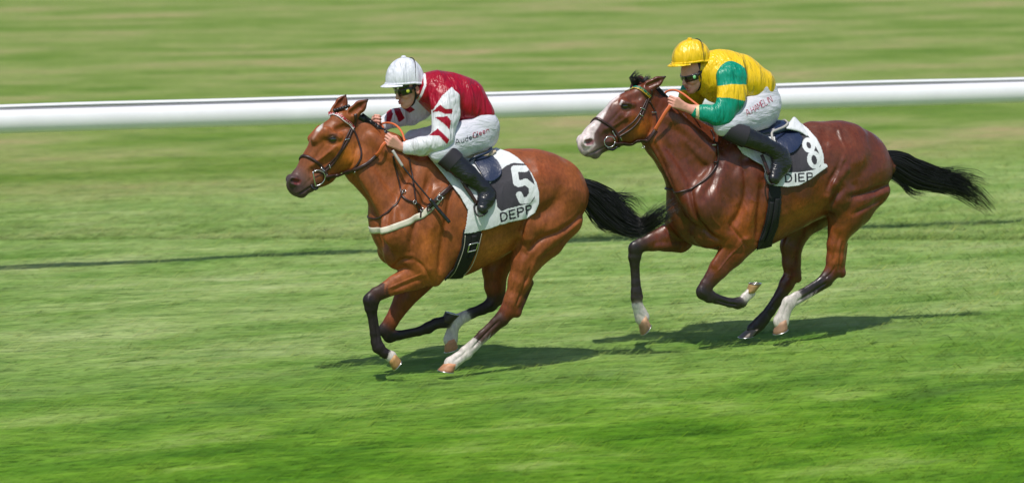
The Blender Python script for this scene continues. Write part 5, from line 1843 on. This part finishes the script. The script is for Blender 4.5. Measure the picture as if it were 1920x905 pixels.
def jockey(f, lbl, torso, arms, legs, boots, head, silk, hands, extra, cap, openm=False, second=False, emblem=None):
    B = Sculpt(f, .020)
    B.chain(torso, k=.05, c=SKIN)
    B.shrink = .008
    for a in arms:
        B.chain(a, k=.025, c=SKIN)
    for l in legs:
        B.chain(l, k=.03, c=SKIN)
    B.shrink = 0
    for b in boots:
        B.chain([(q[0], q[1], q[2], q[3] * .72, q[4] * .72) for q in b], k=.02, c=SKIN)
    add_head(B, head, openm)
    nb = f.pt(*torso[-1][:3])
    B.raw(head.P(-.03, 0, -.02), nb, .052, .058, .050, .06, .02, SKIN, SKIN)
    for hd in hands:
        add_hand(B, *hd)
        # bare wrist up to the cuff
    V, Q = B.mesh(.0045)
    C = B.colors(V, .004)
    root = mk("person", V, Q, M['skin'], None, f, color=C)
    tag(root, lbl, "person")
    # hair
    hs = Sculpt(f)
    hs.raw(head.P(-.022, 0, .030), head.P(-.020, 0, .030), .090 * head.k, .090 * head.k, .0785 * head.k, .0785 * head.k, .01, None, None, '+', .088 * head.k, .088 * head.k, lat=head.r)
    Vh, Qh = hs.mesh(.006)
    mk("hair", Vh, Qh, M['lid'], root)
    # jersey
    J = Sculpt(f); J.chain(torso[extra.get('hem', 0):], k=.05, c=silk['body'])
    for a in arms:      # shoulders of the jersey carry on a little under the sleeve
        J.seg(a[0][:3], tuple(np.array(a[0][:3]) * .8 + np.array(a[1][:3]) * .2), a[0][3] * .85, a[0][3] * .8, a[0][4] * .8, a[0][4] * .75, .06, silk['body'])
    for e in extra.get('jersey', []):
        J.seg(*e[:6], e[6], silk['body'])
    jb, JV, JQ = part("jersey", J, .005, M['silk'], root, lambda u, v, V, s_: silk['bodyfn'](u, v, V), .0065, 3, (1, .5, .8), 15)
    for i, a in enumerate(arms):
        S = Sculpt(f)
        aa = [tuple(q) for q in a[:extra['sleeve_n'][i]]]
        aa = [(q[0], q[1], q[2], q[3] * (1.05), q[4] * 1.05) for q in aa]
        S.chain(aa, k=.025)
        fn = silk['sleevefn'][i]
        part("sleeve", S, .005, M['silk'], jb, lambda u, v, V, s_: fn(u, v, V), .0058, 5 + i, (.4, .6, 1), 24)
    # breeches
    P_ = Sculpt(f); P_.chain(torso[:2], k=.05)
    for e in extra['pelvis']:
        P_.seg(*e)
    for l in legs:
        P_.chain([(q[0], q[1], q[2], q[3] * 1.03, q[4] * 1.03) for q in l], k=.035)
    br, BV, BQ = part("breeches", P_, .005, M['breeches'], root, None, .0025, 9, (1, .6, 1), 36)
    bb = bvh_of(BV, BQ)
    for st, m_ in extra['text']:
        lettering(f, bb, st, .0024, m_, br)
    for b, mats in zip(boots, (M['black'], M['black'])):
        S = Sculpt(f); S.chain(b[1:4], k=.012)
        S.chain(b[4:], k=.025)
        S.chain([b[3], b[4]], k=.02)
        bo, _, _ = part("boot", S, .004, mats, root, None, .0018, 4, (1, 1, .6), 45)
        S = Sculpt(f); q0, q1 = b[0], b[1]
        S.seg(q0[:3], q1[:3], q0[3] * 1.05, q1[3] * 1.06, q0[4] * 1.05, q1[4] * 1.06, .01, cap0=3, cap1=3)
        part("boot_cuff", S, .004, M['blackcuff'], bo, None, 0)
    helmet(f, root, *cap)
    goggles(head, root, emblem, second)
    return root


def body_one(u, v, V):
    c = np.tile(np.array(CRIM), (len(u), 1))
    d = polydist(u, v, [(796, 140), (797, 160), (790, 178), (781, 192), (764, 206), (748, 205)], False)
    c[d < 2.2] = SWH
    return c


def sleeve_one(u, v, V):
    c = np.tile(np.array(SWH), (len(u), 1))
    for p in ([(790, 140), (880, 140), (866, 168), (847, 163), (829, 180), (812, 206), (800, 206)], [(810, 211), (825, 196), (835, 204), (848, 204), (848, 214), (835, 214), (823, 209)],
              [(815, 220), (839, 218), (846, 227), (843, 243), (831, 231)],
              [(804, 254), (821, 241), (843, 262), (838, 271), (823, 254)]):
        c[inpoly(u, v, p)] = CRIM
    return c


def sleeve_one_far(u, v, V):
    c = np.tile(np.array(SWH), (len(u), 1))
    for p in ([(725, 208), (733, 203), (737, 214), (732, 229), (724, 229)], [(737, 200), (747, 198), (759, 222), (748, 230), (741, 213)],
              [(745, 186), (762, 192), (778, 206), (768, 212), (750, 200)]):
        c[inpoly(u, v, p)] = CRIM
    return c


torso1 = [(900, 232, 0, 30, .135), (892, 213, 0, 28, .145), (864, 190, 0, 43, .170), (834, 178, 0, 42, .185), (810, 168, 0, 33, .15), (793, 164, 0, 19, .075)]
armsJ1 = [[(834, 182, .165, 27, .07), (836, 215, .21, 24, .06), (829, 258, .245, 19, .05), (818, 270, .235, 17.5, .048), (790, 275, .18, 16, .042), (764, 277, .14, 12.5, .034), (752, 276, .135, 9, .026)],
          [(806, 186, -.165, 24, .07), (786, 205, -.22, 20, .055), (770, 216, -.26, 18, .05), (740, 222, -.20, 17, .044), (718, 233, -.14, 13, .036), (710, 236, -.13, 9, .026)]]
legsJ1 = [[(897, 248, .08, 37, .095), (865, 262, .15, 30, .085), (832, 282, .215, 20, .062), (822, 288, .22, 17, .055)],
          [(888, 246, -.08, 34, .09), (835, 252, -.17, 24, .07), (775, 261, -.235, 15, .052), (768, 266, -.24, 14, .05)]]
bootsJ1 = [[(836, 290, .232, 21, .062), (853, 306, .25, 20, .06), (878, 328, .275, 18, .054), (906, 352, .285, 13, .044), (916, 362, .285, 13, .042), (912, 372, .30, 16, .045), (905, 390, .33, 11, .036)],
           [(776, 276, -.25, 17, .055), (795, 295, -.27, 17, .055), (822, 320, -.29, 15, .05), (848, 345, -.30, 12, .042), (856, 354, -.30, 12, .04), (852, 364, -.31, 13, .04), (842, 378, -.33, 10, .034)]]
head1 = Head(H1.pt(768, 164, 0), 15, 20, 1.12)
W1, K1 = H1.pt(752, 276, .135), H1.pt(731, 264, .145)
W1f, K1f = H1.pt(712, 236, -.13), H1.pt(699, 227, -.07)
jk1 = jockey(H1, "jockey in crimson silks with white sleeves and white cap crouching on the light bay horse",
             torso1, armsJ1, legsJ1, bootsJ1, head1,
             dict(body=CRIM, bodyfn=body_one, sleevefn=[sleeve_one, sleeve_one_far]),
             [(W1, K1, np.array([-.25, .25, -1.0]), np.array([.1, 1.0, -.35])), (W1f, K1f, np.array([-.1, -.3, -1.0]), np.array([0, -1.0, -.5]))],
             dict(hem=1, sleeve_n=[6, 5], jersey=[((890, 170, 0), (908, 214, 0), 16, 18, .13, .12, .05)],
                  pelvis=[((905, 240, .05), (902, 250, .02), 32, 34, .11, .10, .04), ((905, 240, -.05), (900, 248, -.02), 30, 32, .10, .10, .04)],
                  text=[(text_strokes("Audera", (852, 262), (12.0, -3.6), (1.5, 9)), M['blacktext']), (text_strokes("Cleen", (888, 251), (11.5, -3.8), (1.5, 9)), M['redtext'])]),
             (H1.pt(759, 150, 0), 12, 3, .148, .122, .165, (.70, .71, .78), .050, None), second=True, emblem=M['yellowdot'])
# whip, held in the near hand
wp = empty("whip", H1); tag(wp, "long black racing whip with grey grip held by the jockey in crimson", "whip")
rod("grip", H1, [(736, 282, .165), (746, 298, .18), (755, 312, .19)], .011, M['greypipe'], wp)
rod("shaft", H1, [(755, 312, .19), (780, 343, .235), (808, 376, .285)], .0065, M['rubberblack'], wp)
rod("flap", H1, [(806, 373, .283), (824, 395, .30), (843, 417, .31)], .014, M['black'], wp, rb=.006)


def body_two(u, v, V):
    return np.tile(np.array(YEL), (len(u), 1))


def sleeve_two(u, v, V):
    c = np.tile(np.array(GRN), (len(u), 1))
    c[inpoly(u, v, [(1335, 163), (1372, 158), (1405, 159), (1405, 191), (1370, 184), (1335, 182)])] = YEL
    c[(u < 1311) & (u > 1305)] = (.75, .6, .35)
    return c


def sleeve_two_far(u, v, V):
    c = np.tile(np.array(GRN), (len(u), 1))
    c[(v > 169) & (v < 203)] = (.62, .42, .01)
    return c


torso2 = [(1432, 190, 0, 32, .135), (1418, 164, 0, 36, .15), (1386, 150, 0, 44, .180), (1350, 143, 0, 47, .195), (1330, 134, 0, 36, .15), (1318, 128, 0, 20, .08)]
armsJ2 = [[(1372, 146, .165, 29, .075), (1372, 180, .21, 26, .065), (1356, 213, .25, 20, .052), (1345, 216, .245, 18, .048), (1322, 211, .20, 14, .042), (1305, 208, .17, 11.5, .034), (1284, 201, .15, 9, .027)],
          [(1308, 160, -.165, 24, .07), (1296, 180, -.20, 22, .06), (1291, 205, -.22, 18, .05), (1286, 218, -.20, 16, .045), (1262, 222, -.14, 12, .034), (1248, 215, -.10, 9, .026)]]
legsJ2 = [[(1424, 206, .08, 37, .10), (1400, 216, .15, 31, .085), (1362, 233, .225, 19, .06), (1354, 237, .23, 17, .055)],
          [(1415, 205, -.08, 34, .09), (1375, 212, -.16, 26, .07), (1330, 228, -.235, 14, .052), (1324, 231, -.24, 13, .05)]]
bootsJ2 = [[(1362, 243, .235, 17, .056), (1398, 257, .262, 19, .058), (1430, 270, .285, 16, .052), (1455, 284, .29, 14, .045), (1464, 294, .29, 17, .045), (1466, 306, .295, 19, .045), (1452, 334, .325, 12, .038)],
           [(1330, 242, -.25, 15, .055), (1352, 256, -.27, 15, .055), (1384, 275, -.29, 14, .05), (1406, 290, -.30, 12, .042), (1412, 298, -.30, 12, .04), (1410, 308, -.31, 13, .04), (1400, 322, -.33, 10, .034)]]
head2 = Head(H2.pt(1303, 138, 0), 6, 22, 1.12)
W2, K2 = H2.pt(1284, 201, .15), H2.pt(1264, 192, .155)
W2f, K2f = H2.pt(1248, 215, -.10), H2.pt(1240, 200, -.09)
jk2 = jockey(H2, "jockey in yellow silks with green banded sleeves crouching on the dark bay horse",
             torso2, armsJ2, legsJ2, bootsJ2, head2,
             dict(body=YEL, bodyfn=body_two, sleevefn=[sleeve_two, sleeve_two_far]),
             [(W2, K2, np.array([-.55, .1, -1.0]), np.array([-.3, 1.0, -.45]), .9), (W2f, K2f, np.array([-.1, -.3, -1.0]), np.array([0, -1.0, -.5]))],
             dict(hem=1, sleeve_n=[6, 6], jersey=[((1425, 150, 0), (1426, 176, 0), 18, 20, .13, .12, .05), ((1345, 120, 0), (1380, 128, 0), 22, 20, .12, .14, .05)],
                  pelvis=[((1432, 203, .05), (1430, 212, .02), 30, 32, .11, .10, .04), ((1430, 203, -.05), (1428, 212, -.02), 28, 30, .10, .10, .04)],
                  text=[(text_strokes("A.HAMELIN", (1397, 207), (9.4, -4.0), (2.6, 10.5), gap=.2), M['redtext'])]),
             (H2.pt(1296, 110, 0), 4, 6, .160, .128, .150, YEL, .050, None), openm=True, second=False, emblem=M['greendot'])
